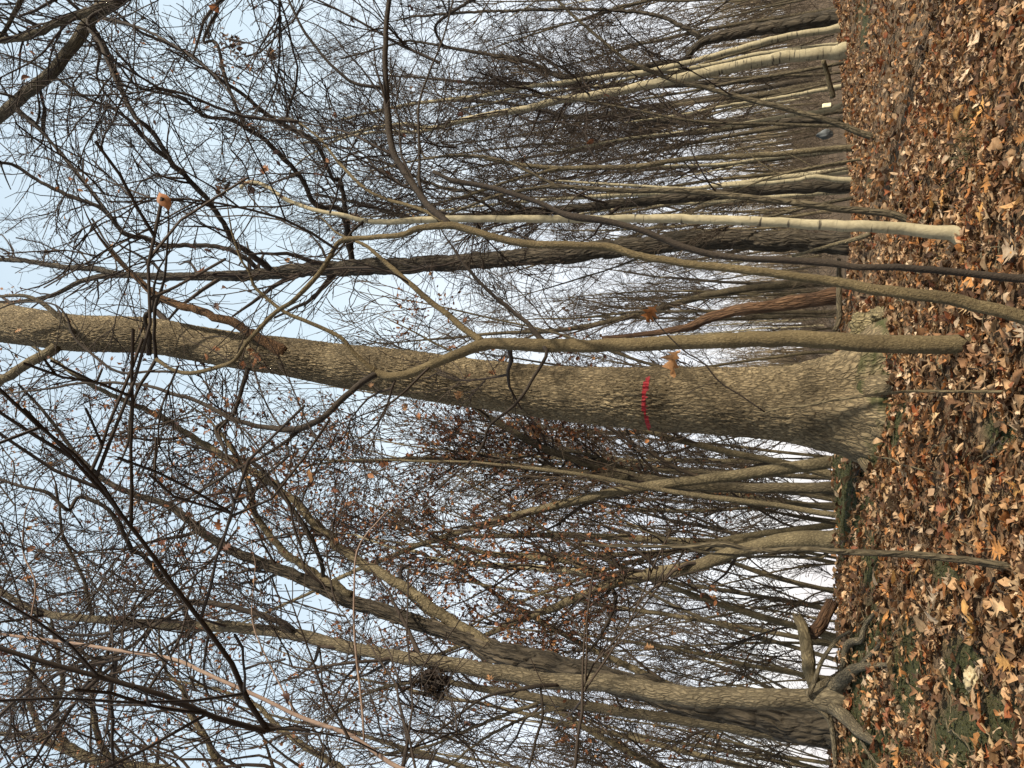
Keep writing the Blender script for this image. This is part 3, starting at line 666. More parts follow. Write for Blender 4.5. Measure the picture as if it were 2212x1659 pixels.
# --- forked sapling leaning in from the right of it
tree('forked_tree', 'tall thin tree with its foot cut off by the picture edge, forking against the sky', M_MAPLE, 3.95, [(2260, 700, 33), (2212, 686, 31), (2142, 668, 29), (2042, 645, 28), (1908, 628, 25), (1808, 610, 22), (1741, 600, 20), (1675, 591, 19), (1575, 579, 18), (1475, 568, 17), (1370, 550, 17), (1320, 534, 17), (1237, 530, 17), (1137, 526, 17), (1070, 513, 16), (1020, 498, 16), (970, 487, 17), (904, 493, 14), (870, 507, 13), (804, 513, 11), (737, 520, 11), (710, 560, 11), (690, 590, 11), (660, 623, 11), (633, 650, 10), (593, 676, 10), (567, 703, 10), (533, 740, 10), (513, 770, 9), (493, 786, 9), (433, 803, 9), (400, 806, 9), (367, 796, 8), (337, 776, 8)], [
    ([(972, 487, 16), (924, 443, 15), (887, 393, 15), (860, 350, 15), (843, 300, 15), (837, 233, 14), (832, 133, 12), (834, 50, 11), (842, -20, 10)], 3.95, 4.3, M_DARK),
    ([(955, 490, 7), (910, 413, 8), (907, 333, 6), (904, 233, 6), (924, 167, 5), (957, 83, 4), (977, 10, 4)], 4.0, 4.5, M_DARK),
    ([(835, 190, 8), (800, 187, 8), (762, 178, 7), (737, 160, 7), (700, 123, 6), (660, 73, 6), (623, 0, 5)], 4.2, 4.0, M_DARK),
    ([(337, 776, 8), (333, 740, 8), (333, 710, 7), (337, 656, 7), (353, 613, 6), (360, 553, 5), (365, 480, 4)], 4.0, 3.8, M_DARK),
    ([(337, 776, 8), (320, 806, 7), (300, 836, 7), (283, 886, 6), (277, 953, 5), (260, 1000, 4)], 4.0, 3.7, M_DARK),
    ([(400, 806, 6), (330, 802, 6), (257, 804, 6), (200, 766, 6), (160, 726, 6), (143, 680, 5), (110, 656, 4), (40, 653, 4), (0, 666, 3)], 4.0, 3.8, M_DARK),
    ([(960, 480, 8), (904, 450, 8), (804, 417, 7), (737, 357, 7), (690, 300, 5), (640, 260, 4)], 3.95, 4.4),
], twig=.5, sides=14, rel=(28, 420, (.011, .045), .0025), leaves=30, nleafobj=25, leafsz=(.04, .06), tmin=.55)

# --- pale smooth tree
tree('pale_tree', 'pale smooth barked tree with dark branch rings, the brightest trunk in the foreground', M_BIRCH, 5.4, [(2086, 513, 50), (2068, 508, 37), (2042, 503, 31), (1942, 494, 26), (1808, 487, 24), (1708, 482, 21), (1575, 476, 20), (1475, 473, 19), (1371, 473, 18), (1237, 473, 17), (1137, 473, 16), (1004, 473, 15), (904, 476, 14), (837, 480, 12), (780, 475, 10), (737, 464, 10), (700, 458, 9), (655, 446, 9), (612, 428, 9), (580, 405, 8), (550, 394, 8), (530, 396, 8), (520, 406, 8)], [
    ([(790, 475, 6), (760, 500, 6), (733, 540, 5), (690, 580, 4)], 5.4, 5.2, M_DARK),
    ([(640, 440, 5), (600, 447, 4), (540, 446, 4), (470, 452, 3)], 5.4, 5.1, M_DARK),
], twig=.25, sides=20, lump=.04, tmin=.7)

# --- dead snapped stem
tree('dead_tree', 'dead stem with a snapped tip, crossing in front of the bright pale tree', M_DARK, 4.15, [(2240, 603, 20), (2142, 596, 17), (2042, 586, 16), (1942, 578, 15), (1842, 576, 14), (1808, 570, 15), (1708, 563, 14), (1608, 558, 14), (1542, 550, 14), (1475, 533, 14), (1437, 517, 13), (1370, 493, 13), (1304, 477, 14), (1237, 467, 17), (1210, 460, 12), (1170, 440, 11), (1104, 417, 11), (1037, 400, 11), (985, 392, 13), (970, 387, 9), (937, 370, 9)], twig=.05, sides=12, lump=.12, tmin=.6, cat='dead tree')

# --- dark oak behind
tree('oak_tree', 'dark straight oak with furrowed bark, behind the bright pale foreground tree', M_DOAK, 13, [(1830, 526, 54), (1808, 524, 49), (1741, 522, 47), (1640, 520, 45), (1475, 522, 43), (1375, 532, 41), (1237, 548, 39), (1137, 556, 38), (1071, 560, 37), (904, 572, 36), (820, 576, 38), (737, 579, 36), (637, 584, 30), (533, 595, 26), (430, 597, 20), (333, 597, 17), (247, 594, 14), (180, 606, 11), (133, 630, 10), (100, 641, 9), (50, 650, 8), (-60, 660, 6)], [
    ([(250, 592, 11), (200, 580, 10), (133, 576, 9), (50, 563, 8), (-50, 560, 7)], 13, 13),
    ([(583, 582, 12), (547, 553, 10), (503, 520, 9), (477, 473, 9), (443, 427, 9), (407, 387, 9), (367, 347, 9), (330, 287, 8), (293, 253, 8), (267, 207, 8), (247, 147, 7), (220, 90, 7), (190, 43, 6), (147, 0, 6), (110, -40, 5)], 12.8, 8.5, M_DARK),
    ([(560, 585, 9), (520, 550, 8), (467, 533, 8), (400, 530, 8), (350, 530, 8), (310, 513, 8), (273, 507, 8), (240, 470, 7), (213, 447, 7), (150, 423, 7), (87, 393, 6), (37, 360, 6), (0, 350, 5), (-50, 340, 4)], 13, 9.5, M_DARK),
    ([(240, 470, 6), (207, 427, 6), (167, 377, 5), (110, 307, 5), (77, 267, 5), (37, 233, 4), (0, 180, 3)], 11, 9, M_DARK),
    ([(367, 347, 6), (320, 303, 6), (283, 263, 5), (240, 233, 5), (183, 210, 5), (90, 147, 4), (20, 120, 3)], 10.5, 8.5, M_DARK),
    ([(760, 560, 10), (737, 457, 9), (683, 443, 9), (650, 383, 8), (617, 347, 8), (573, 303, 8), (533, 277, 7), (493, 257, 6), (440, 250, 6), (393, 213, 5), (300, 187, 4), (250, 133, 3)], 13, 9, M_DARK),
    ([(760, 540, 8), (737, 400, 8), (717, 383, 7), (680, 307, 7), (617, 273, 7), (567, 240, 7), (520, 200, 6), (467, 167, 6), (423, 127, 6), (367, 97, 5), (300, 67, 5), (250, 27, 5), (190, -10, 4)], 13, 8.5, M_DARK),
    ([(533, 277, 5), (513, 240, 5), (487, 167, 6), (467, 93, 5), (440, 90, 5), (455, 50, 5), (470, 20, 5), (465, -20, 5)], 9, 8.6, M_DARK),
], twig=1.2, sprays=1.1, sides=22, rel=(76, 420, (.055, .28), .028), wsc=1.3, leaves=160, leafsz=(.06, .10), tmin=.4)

# --- tree with exposed roots
def roots(root, rows, base):
    relief('trunk', np.column_stack([rows[:, :3] - base, rows[:, 3]]), M_ROOT, root, 50, 440, (.018, .10), .006, 7)
    RT = [([(1765, 1496, 34), (1800, 1485, 34), (1835, 1455, 27), (1850, 1444, 20), (1880, 1438, 15), (1925, 1436, 8)], 6.90, 6.45, .6),
          ([(1770, 1492, 30), (1815, 1462, 24), (1826, 1430, 19), (1828, 1400, 17), (1840, 1386, 15), (1860, 1382, 14), (1869, 1352, 11), (1885, 1330, 8), (1906, 1305, 5)], 6.85, 6.55, .6),
          ([(1850, 1448, 15), (1870, 1427, 12), (1886, 1410, 11), (1904, 1388, 8)], 6.70, 6.35, .55),
          ([(1745, 1500, 14), (1755, 1484, 9), (1763, 1460, 9), (1775, 1428, 9), (1793, 1400, 8), (1812, 1378, 7), (1838, 1362, 5)], 6.75, 6.70, 3),
          ([(1765, 1512, 40), (1795, 1525, 36), (1825, 1548, 30), (1848, 1574, 26), (1872, 1592, 22), (1892, 1606, 14)], 6.85, 6.45, .6),
          ([(1750, 1506, 18), (1760, 1516, 13), (1775, 1536, 14), (1793, 1556, 15), (1800, 1590, 12), (1805, 1650, 10)], 6.80, 6.80, 2),
          ([(1855, 1583, 8), (1868, 1615, 7), (1890, 1645, 6), (1905, 1668, 5)], 6.55, 6.25, 1.0),
          ([(1760, 1530, 8), (1785, 1548, 8), (1800, 1562, 7)], 6.95, 7.15, 2)]
    for i, (pts, y0, y1, lift) in enumerate(RT):
        rw = []; Yl = y0
        for j, (x_, y_, w_) in enumerate(pts):
            g = GP(x_, y_, 4.0, 8.0, h=.035 + w_ * 6 / FPX / 2 * .45) if x_ > 1808 else None
            Yl = float(g[1]) if g is not None and g[1] < 7.2 else Yl
            q = P(x_, y_, Yl if x_ > 1808 else y0 + (y1 - y0) * j / len(pts) * .5); q[1] -= 0
            rad_ = w_ * depth(q) / FPX / 2
            rw.append([*q, rad_])
        r = catmull(np.array(rw), 34); r[:, :3] -= base
        wood('root', r, M_ROOT, root, 12, True, .12, 20 + i)
    return True
tree('rooted_tree', 'grey tan tree with exposed spreading roots on the mossy bank edge', M_ROOT, 6.85, [(1806, 1511, 72), (1785, 1511, 54), (1765, 1511, 48), (1742, 1513, 44), (1608, 1508, 43), (1475, 1503, 42), (1337, 1479, 40), (1204, 1472, 34), (1071, 1452, 33), (971, 1435, 31), (900, 1425, 28), (837, 1416, 27), (737, 1395, 26), (667, 1376, 25), (583, 1362, 24), (500, 1355, 24), (417, 1353, 22), (333, 1348, 20), (250, 1342, 17), (167, 1334, 16), (110, 1328, 15), (67, 1315, 14), (33, 1297, 13), (0, 1278, 12), (-60, 1250, 10)], [
    ([(633, 1362, 15), (600, 1342, 13), (533, 1319, 12), (467, 1304, 12), (407, 1301, 12), (380, 1277, 10), (350, 1253, 10), (310, 1199, 10), (285, 1190, 10), (278, 1175, 10), (263, 1143, 9), (240, 1106, 9), (213, 1088, 9), (185, 1076, 9), (167, 1075, 8), (155, 1095, 8), (145, 1101, 8), (110, 1070, 8), (85, 1058, 7), (53, 1053, 7), (0, 1036, 6), (-40, 1020, 5)], 6.80, 5.10, M_DARK),
    ([(407, 1303, 8), (370, 1328, 8), (333, 1353, 8), (283, 1396, 8), (233, 1419, 8), (200, 1430, 6), (133, 1446, 6), (60, 1450, 5), (0, 1453, 4)], 6.20, 5.30, M_DARK),
    ([(240, 1418, 7), (210, 1450, 6), (187, 1483, 6), (150, 1496, 7), (117, 1540, 6), (67, 1573, 5), (0, 1600, 4)], 5.90, 5.20, M_DARK),
    ([(240, 1416, 6), (180, 1425, 6), (150, 1440, 5), (77, 1492, 5), (0, 1543, 4)], 5.90, 5.00, M_DARK),
    ([(1208, 1480, 8), (1175, 1480, 9), (1120, 1490, 8), (1075, 1497, 7), (1030, 1516, 6), (990, 1545, 6), (950, 1577, 5), (904, 1606, 4), (880, 1640, 4)], 6.80, 5.90, M_DARK),
    ([(1168, 1485, 5), (1172, 1540, 6), (1160, 1590, 6), (1147, 1640, 5), (1140, 1680, 4)], 6.70, 5.90, M_DARK),
    ([(105, 1328, 8), (60, 1335, 7), (0, 1344, 5)], 6.90, 6.30, M_DARK),
    ([(420, 1345, 6), (330, 1340, 6), (237, 1368, 6), (130, 1368, 5), (60, 1330, 4)], 6.60, 5.80, M_DARK),
    ([(200, 1330, 10), (192, 1300, 9), (180, 1250, 8), (145, 1175, 7), (133, 1145, 6), (130, 1110, 5)], 6.90, 6.40),
], twig=1.2, sprays=1.0, sides=18, prefix=roots, leaves=300, nleafobj=120, leafsz=(.045, .085), tmin=.35)

# dead leaf tangle hanging on that trunk
lrng = np.random.default_rng(5); cn = P(937, 1474, 6.5)
tl = thing('leaf_tangle', 'dark clump of withered leaves and vine caught on the rooted tree trunk', 'leaf clump', None, cn)
pp = lrng.normal(size=(190, 3)) * np.array([.065, .05, .085]) ; leaf_obj('leaf_mass', pp, lrng.uniform(.05, .11, 230), lrng, tl, hang=True, tones=np.array([[.04, .028, .02], [.075, .055, .036], [.028, .02, .015]]), tp=np.ones(3), curl=1.8, props={'kind': 'stuff'})
for i in range(14):
    p0 = lrng.normal(size=3) * np.array([.07, .04, .12]); pts = np.array([[*(p0 + lrng.normal(size=3) * .07 * k), .007 - .0006 * k] for k in range(5)])
    wood('stem', catmull(pts, 12), M_DARK, tl, 5, True, .1, i)

# --- big oak leaning at the left edge
tree('oak_tree', 'big dark oak with two rising stems, leaning in behind the rooted tree', M_DOAK, 9.2, [(1815, 1574, 108), (1775, 1567, 98), (1700, 1556, 84), (1608, 1540, 68), (1475, 1510, 62), (1400, 1490, 60), (1337, 1472, 58), (1237, 1449, 54), (1137, 1424, 54), (1071, 1408, 50), (1015, 1382, 38), (937, 1356, 34), (871, 1334, 33), (804, 1313, 31), (737, 1292, 29), (667, 1256, 27), (567, 1216, 24), (500, 1189, 21), (433, 1146, 19), (367, 1093, 16), (283, 1065, 13), (217, 1030, 12), (167, 983, 10), (100, 896, 7), (40, 830, 5)], [
    ([(1060, 1398, 34), (1004, 1366, 28), (937, 1313, 25), (871, 1266, 23), (804, 1229, 21), (737, 1184, 20), (690, 1140, 20), (633, 1080, 18), (567, 1032, 17), (500, 996, 16), (417, 946, 14), (333, 893, 12), (233, 850, 10), (167, 813, 8), (110, 773, 7), (30, 720, 5)], 9.2, 9.6, M_TAN),
    ([(760, 1285, 18), (720, 1262, 17), (667, 1230, 16), (617, 1193, 15), (577, 1150, 14), (550, 1106, 12), (540, 1050, 11), (513, 990, 10), (480, 940, 6)], 9.2, 9.0, M_TAN),
    ([(700, 1268, 9), (690, 1200, 9), (640, 1110, 9), (560, 1010, 8), (500, 985, 5)], 9.2, 8.6),
], twig=1.0, sides=24, rel=(90, 360, (.045, .30), .025), leaves=2500, leafsz=(.05, .09), tmin=.4, sprays=1.3)
tree('bare_tree', 'smooth dark trunk curving behind the big dark oak', M_GREY, 12.5, [(1810, 1600, 26), (1700, 1590, 25), (1608, 1576, 24), (1475, 1556, 22), (1337, 1536, 21), (1204, 1516, 20), (1120, 1500, 18), (1071, 1492, 16), (1020, 1484, 13), (940, 1470, 11), (850, 1480, 8), (770, 1510, 6), (700, 1560, 5)], [([(1180, 1512, 9), (1090, 1545, 8), (1000, 1580, 7), (930, 1610, 6), (850, 1625, 5)], 12.5, 12), ([(1250, 1524, 8), (1150, 1545, 7), (1040, 1600, 6), (940, 1680, 5)], 12.5, 12)], twig=1.2, sides=14)
tree('bare_tree', 'curving pale brown tree with a low fork and brown leaves, behind the dark slim sapling', M_TAN, 14, [(1815, 1165, 46), (1780, 1165, 40), (1708, 1166, 36), (1665, 1172, 32), (1625, 1182, 30), (1575, 1196, 29), (1525, 1216, 28), (1475, 1230, 28), (1404, 1240, 27), (1350, 1252, 26), (1300, 1268, 20), (1237, 1296, 18), (1190, 1315, 17), (1137, 1333, 15), (1054, 1370, 12), (980, 1400, 9), (900, 1440, 6)], [
    ([(1350, 1250, 22), (1310, 1243, 19), (1271, 1229, 18), (1237, 1213, 16), (1204, 1209, 15), (1140, 1203, 12), (1071, 1198, 11), (987, 1178, 8), (904, 1140, 6), (830, 1100, 4)], 14, 14.3),
    ([(1300, 1240, 16), (1240, 1233, 17), (1171, 1228, 15), (1037, 1219, 13), (971, 1214, 11), (930, 1205, 9), (904, 1193, 8), (847, 1183, 6), (780, 1160, 4)], 14.1, 14.6, M_BIRCH),
    ([(1320, 1262, 9), (1330, 1300, 9), (1310, 1350, 8), (1290, 1385, 6), (1250, 1430, 4)], 14, 13.4, M_DARK),
], twig=1.5, sides=14, leaves=4200, leafsz=(.065, .115), tmin=.25, sprays=1.5)
tree('forked_tree', 'mossy brown tree with a long limb reaching behind the marked oak', M_GREY, 16, [(1800, 1054, 30), (1775, 1053, 24), (1642, 1055, 22), (1540, 1052, 21), (1475, 1050, 21), (1420, 1038, 20), (1371, 1030, 19), (1271, 1003, 17), (1171, 966, 16), (1104, 930, 14), (1054, 900, 12), (1000, 860, 11), (900, 790, 9)], [
    ([(1390, 1034, 17), (1300, 1026, 16), (1237, 1020, 15), (1104, 1006, 14), (1004, 996, 12), (904, 990, 9), (820, 995, 8), (737, 996, 6), (640, 1010, 4)], 16, 15.6),
    ([(1475, 1046, 12), (1400, 1040, 10), (1330, 1005, 9), (1260, 980, 8), (1200, 975, 6), (1120, 990, 4)], 16, 16.4),
], twig=1.5, sides=14, leaves=3000, leafsz=(.07, .13))
tree('bare_tree', 'thin straight trunk between the marked oak and the mossy forked tree', M_GREY, 19, [(1800, 1032, 12), (1785, 1031, 10), (1642, 1024, 9), (1475, 1018, 8), (1337, 1008, 7), (1200, 1002, 5), (1050, 985, 4)], twig=1.3, sides=8, leaves=150, leafsz=(.06, .11))
tree('sapling', 'dark slim sapling rising from the leaf litter, forked at the bank edge', M_GREY, 4.1, [(2205, 1226, 22), (2182, 1223, 18), (2108, 1213, 17), (2050, 1206, 16), (1975, 1198, 15), (1890, 1195, 14), (1808, 1191, 13), (1775, 1187, 12), (1708, 1186, 11), (1660, 1190, 11), (1608, 1186, 10), (1560, 1175, 11), (1475, 1180, 9), (1371, 1180, 7), (1300, 1178, 6), (1257, 1172, 5)], [([(1792, 1190, 9), (1770, 1204, 8), (1708, 1203, 7), (1608, 1201, 6), (1508, 1190, 5), (1400, 1150, 3), (1300, 1120, 2)], 4.1, 4.2)], twig=.12, sides=12, tmin=.5)

# --- right-hand group
tree('oak_tree', 'dark rough trunk with a bent elbow, nearest the upper picture corner', M_DOAK, 17.5, [(1812, 37, 40), (1798, 38, 34), (1708, 52, 29), (1608, 68, 25), (1545, 82, 22), (1520, 90, 18), (1497, 108, 16), (1475, 132, 15), (1440, 137, 14), (1371, 147, 14), (1271, 163, 14), (1215, 167, 13), (1197, 160, 10), (1170, 148, 9), (1137, 133, 9), (1071, 120, 8), (1000, 108, 7), (957, 100, 6), (900, 90, 5), (871, 90, 5), (800, 110, 4), (737, 127, 4)], [([(1525, 88, 16), (1480, 60, 10), (1400, 30, 8), (1250, 20, 7), (1050, 25, 6), (900, 35, 5)], 17.5, 17.5), ([(957, 100, 6), (940, 60, 6), (970, 30, 7), (1040, -10, 6)], 16, 15, M_DARK)], twig=1.4, sides=16)
tree('pale_tree', 'slender pale trunk with dark rings between the elbowed trunk and the spotted one', M_BIRCH, 16.5, [(1805, 62, 18), (1795, 64, 15), (1735, 73, 14), (1675, 84, 14), (1575, 112, 13), (1475, 138, 12), (1390, 156, 11), (1304, 165, 11), (1220, 178, 10), (1137, 188, 9), (1050, 205, 9), (971, 215, 8), (871, 228, 7), (737, 258, 5)], twig=1.2, sides=12)
tree('pale_tree', 'thick spotted pale trunk thickest of the pale trunks beyond the open slope', M_BIRCH, 15.5, [(1812, 112, 34), (1795, 114, 28), (1735, 119, 26), (1675, 126, 24), (1575, 146, 23), (1475, 168, 21), (1404, 182, 19), (1337, 197, 18), (1270, 208, 17), (1204, 217, 16), (1150, 232, 15), (1104, 240, 14), (1004, 258, 12), (937, 276, 11), (871, 268, 8), (800, 278, 7), (737, 293, 6), (650, 310, 4)], [([(960, 272, 9), (1010, 0, 0)][:1] + [(900, 285, 8), (820, 285, 6), (737, 300, 5), (660, 340, 3)], 15.5, 15)], twig=1.2, sides=16)
tree('pale_tree', 'thin pale trunk squeezed behind the spotted pale trunk', M_BIRCH, 18.5, [(1800, 98, 11), (1775, 100, 10), (1640, 117, 10), (1560, 135, 9), (1475, 150, 9), (1400, 160, 8), (1300, 185, 7), (1150, 205, 5), (1000, 235, 4)], twig=1.2, sides=10)
tree('leaning_tree', 'thin dark tree leaning strongly across the pale trunks beyond the open slope', M_GREY, 10.5, [(1890, 298, 16), (1860, 287, 14), (1808, 267, 13), (1708, 237, 12), (1608, 213, 11), (1525, 190, 10), (1475, 180, 9), (1404, 153, 9), (1354, 130, 8), (1304, 90, 7), (1237, 33, 6), (1190, -15, 5)], twig=.8, sides=12)
tree('pale_tree', 'short bright pale stem beyond the pale broken pole on the crest', M_BIRCH, 20, [(1800, 190, 10), (1785, 193, 10), (1708, 207, 8), (1640, 218, 7), (1575, 227, 6), (1475, 247, 5), (1350, 265, 4)], twig=1.2, sides=10)
tree('pale_tree', 'thin pale bowed stem standing beside the cream panel', M_BIRCH, 17.5, [(1800, 235, 12), (1798, 237, 9), (1708, 249, 8), (1608, 266, 7), (1475, 285, 6), (1350, 300, 5), (1200, 330, 4)], twig=1.2, sides=10)
tree('bare_tree', 'dark mid-sized trunk behind the base of the leaning thin tree', M_DOAK, 21, [(1805, 259, 15), (1795, 259, 14), (1640, 262, 14), (1475, 263, 13), (1337, 250, 11), (1237, 253, 9), (1100, 225, 7), (950, 215, 5)], twig=1.4, sides=12)
tree('bare_tree', 'tan slim trunk rooted low on the open slope, beside the leaning thin tree', M_TAN, 12.5, [(1852, 319, 18), (1835, 320, 15), (1775, 323, 13), (1675, 333, 12), (1575, 339, 12), (1475, 344, 11), (1371, 360, 12), (1290, 362, 11), (1204, 363, 10), (1104, 353, 9), (1020, 337, 7), (920, 343, 5), (800, 370, 4)], [([(1220, 362, 8), (1120, 385, 7), (1000, 425, 6), (900, 450, 4)], 12.5, 12)], twig=1.4, sides=12)
tree('sapling', 'whip-thin pale sapling leaning over the open slope', M_TAN, 11, [(1874, 342, 6), (1840, 347, 5), (1775, 358, 5), (1675, 380, 4), (1578, 417, 3), (1520, 440, 2)], [([(1680, 377, 3), (1640, 350, 3), (1610, 325, 2)], 11, 11), ([(1755, 360, 3), (1715, 338, 2.5), (1690, 330, 2)], 11, 11)], twig=.2, sides=8)
tree('pale_tree', 'thin pale trunk in front of the thick dark crest trunk', M_BIRCH, 15, [(1805, 388, 12), (1795, 386, 11), (1755, 382, 10), (1715, 390, 9), (1642, 397, 9), (1550, 402, 8), (1475, 407, 7), (1350, 400, 6), (1200, 390, 4)], twig=1.2, sides=12)
tree('oak_tree', 'thick dark trunk on the crest halfway between pale tree and leaning thin tree', M_DOAK, 16, [(1810, 400, 34), (1795, 401, 29), (1720, 406, 26), (1642, 411, 24), (1475, 427, 22), (1337, 440, 20), (1204, 453, 18), (1071, 463, 15), (971, 468, 12), (880, 470, 9), (780, 440, 7), (680, 420, 5)], [([(1150, 455, 10), (1050, 420, 9), (940, 400, 7), (830, 350, 5)], 16, 15.5)], twig=1.5, sides=16, leaves=120)
tree('bare_tree', 'thin brown tree leaning in from behind the foot of the pale tree', M_GREY, 7.0, [(1972, 484, 20), (1958, 474, 17), (1925, 463, 15), (1870, 456, 15), (1808, 450, 15), (1708, 437, 15), (1640, 430, 14), (1575, 422, 14), (1475, 412, 12), (1371, 412, 11), (1290, 408, 10), (1204, 403, 10), (1150, 408, 8), (1071, 423, 7), (1020, 443, 6), (971, 463, 5), (900, 500, 4)], [([(1204, 403, 7), (1130, 365, 6), (1060, 340, 6), (970, 335, 5), (920, 342, 4), (905, 300, 3)], 7, 7.2)], twig=.9, sides=12)
tree('dead_tree', 'hollow reddish rotten snag bent over behind the slender scaly tree', M_RED, 10.8, [(1815, 640, 40), (1790, 643, 34), (1750, 649, 31), (1708, 654, 30), (1660, 660, 28), (1608, 668, 26), (1575, 674, 24), (1542, 683, 22), (1515, 694, 19), (1490, 706, 17), (1450, 714, 14), (1404, 721, 12), (1340, 727, 9), (1300, 729, 6)], twig=.05, sides=18, lump=.22, cat='dead tree')

# big limbs entering at the upper right corner of the upright view, from a tree beside the frame
tree('overhanging_tree', 'large limbs of a tree crossing the sky in the upper left picture corner', M_GREY, 6.3, [(1960, -420, 110), (1700, -400, 96), (1300, -330, 80), (900, -240, 66), (600, -130, 50), (420, -70, 40), (300, -30, 34), (245, 5, 30), (200, 38, 27), (167, 90, 26), (140, 122, 24), (117, 150, 25), (67, 193, 25), (0, 248, 24), (-70, 300, 20)], [
    ([(255, 0, 24), (220, 14, 20), (200, 24, 18), (165, 34, 17), (133, 44, 17), (100, 62, 16), (67, 77, 16), (30, 85, 14), (0, 87, 13), (-60, 90, 11)], 6.0, 5.8),
    ([(250, 6, 7), (190, 45, 8), (215, 95, 8), (235, 140, 7), (262, 200, 6), (290, 250, 5)], 6.0, 5.4, M_DARK),
    ([(210, 36, 8), (300, 60, 6), (370, 95, 5), (450, 150, 4), (520, 230, 3)], 6.0, 5.2, M_DARK),
    ([(40, 235, 7), (75, 268, 6), (85, 240, 5), (82, 205, 4)], 6.0, 5.8, M_DARK),
    ([(35, 240, 7), (80, 275, 5), (130, 330, 5), (190, 400, 4), (240, 470, 3)], 6.0, 5.5, M_DARK),
    ([(30, 0, 12), (45, -30, 12)][::-1] + [([0][0], 80, 9)], 5.8, 5.8) if False else ([(60, -30, 12), (40, 10, 11), (20, 50, 9), (0, 78, 8)], 5.9, 5.8, M_GREY),
], twig=1.7, sprays=.75, sides=16, leaves=60, nleafobj=40, leafsz=(.04, .07), tmin=.4)

# trees rising off frame at the left edge (bottom of the picture): leafy twigs
tree('bare_tree', 'rough brown twin limbs with clinging leaves along the lower picture edge', M_TAN, 9.5, [(1830, 1790, 50), (1500, 1762, 44), (1000, 1725, 36), (700, 1700, 30), (520, 1690, 26), (400, 1672, 22), (330, 1660, 22), (200, 1640, 20), (120, 1610, 16), (60, 1590, 12), (0, 1585, 9), (-70, 1570, 6)], [
    ([(520, 1690, 16), (470, 1645, 14), (440, 1585, 13), (410, 1540, 11), (395, 1490, 9), (360, 1450, 7), (345, 1400, 5)], 9.5, 9.3),
    ([(330, 1662, 14), (270, 1650, 14), (225, 1620, 14), (205, 1560, 13), (200, 1500, 11), (215, 1440, 8), (160, 1400, 6)], 9.5, 9.0),
    ([(200, 1640, 14), (140, 1600, 14), (120, 1540, 13), (135, 1480, 11), (130, 1440, 9), (115, 1360, 6)], 9.5, 9.2),
    ([(100, 1600, 13), (75, 1550, 12), (62, 1500, 11), (75, 1430, 8), (90, 1380, 5)], 9.5, 9.4),
    ([(800, 1700, 16), (737, 1660, 14), (640, 1600, 13), (590, 1560, 11), (550, 1520, 9), (470, 1490, 7), (380, 1470, 5)], 9.5, 9.7, M_TAN),
], twig=1.8, sprays=1.1, sides=14, leaves=1800, nleafobj=60, leafsz=(.05, .09), tmin=.45)
tree('vine', 'smooth pale brown stem slanting across the rooted tree, nearest the viewer', M_VINE, 2.6, [(1500, 1760, 11), (1100, 1720, 10.5), (950, 1685, 10), (854, 1655, 10), (777, 1600, 9.5), (737, 1580, 9), (650, 1549, 9), (567, 1509, 8.5), (433, 1449, 8), (400, 1432, 8), (353, 1419, 8), (277, 1409, 7.5), (200, 1396, 7), (133, 1386, 6.5), (0, 1369, 6), (-60, 1355, 5)], [
    ([(70, 1378, 4), (68, 1330, 4), (77, 1260, 4), (50, 1190, 3.5), (55, 1106, 3)], 2.6, 2.7, M_VINE), ([(640, 1546, 4), (580, 1430, 3.5), (545, 1340, 3), (550, 1240, 2.5)], 2.6, 2.8, M_VINE), ([(787, 1600, 5), (780, 1500, 5), (768, 1400, 5), (765, 1260, 4), (775, 1180, 4), (830, 1110, 3)], 2.6, 3.0, M_VINE)], twig=.5, sides=12, leaves=26, nleafobj=26, leafsz=(.03, .05), cat='vine', tmin=.2, ground_=True)
tree('sapling', 'thin pale twig with a dark bent tip crossing the foot of the marked oak', M_TAN, 3.9, [(2190, 846, 7), (2100, 846, 6.5), (1975, 845, 6), (1925, 849, 6), (1870, 855, 6), (1808, 863, 5.5), (1742, 876, 5), (1692, 881, 5), (1655, 890, 4), (1648, 892, 4)], [([(1653, 891, 4), (1602, 856, 4), (1555, 826, 4), (1518, 783, 3.5), (1475, 756, 3.5), (1421, 700, 3), (1407, 678, 2.5)], 3.9, 3.7, M_DARK), ([(1550, 828, 2.5), (1520, 832, 2), (1485, 850, 1.8)], 3.85, 3.8, M_DARK)], twig=.1, sides=8, tmin=.6)

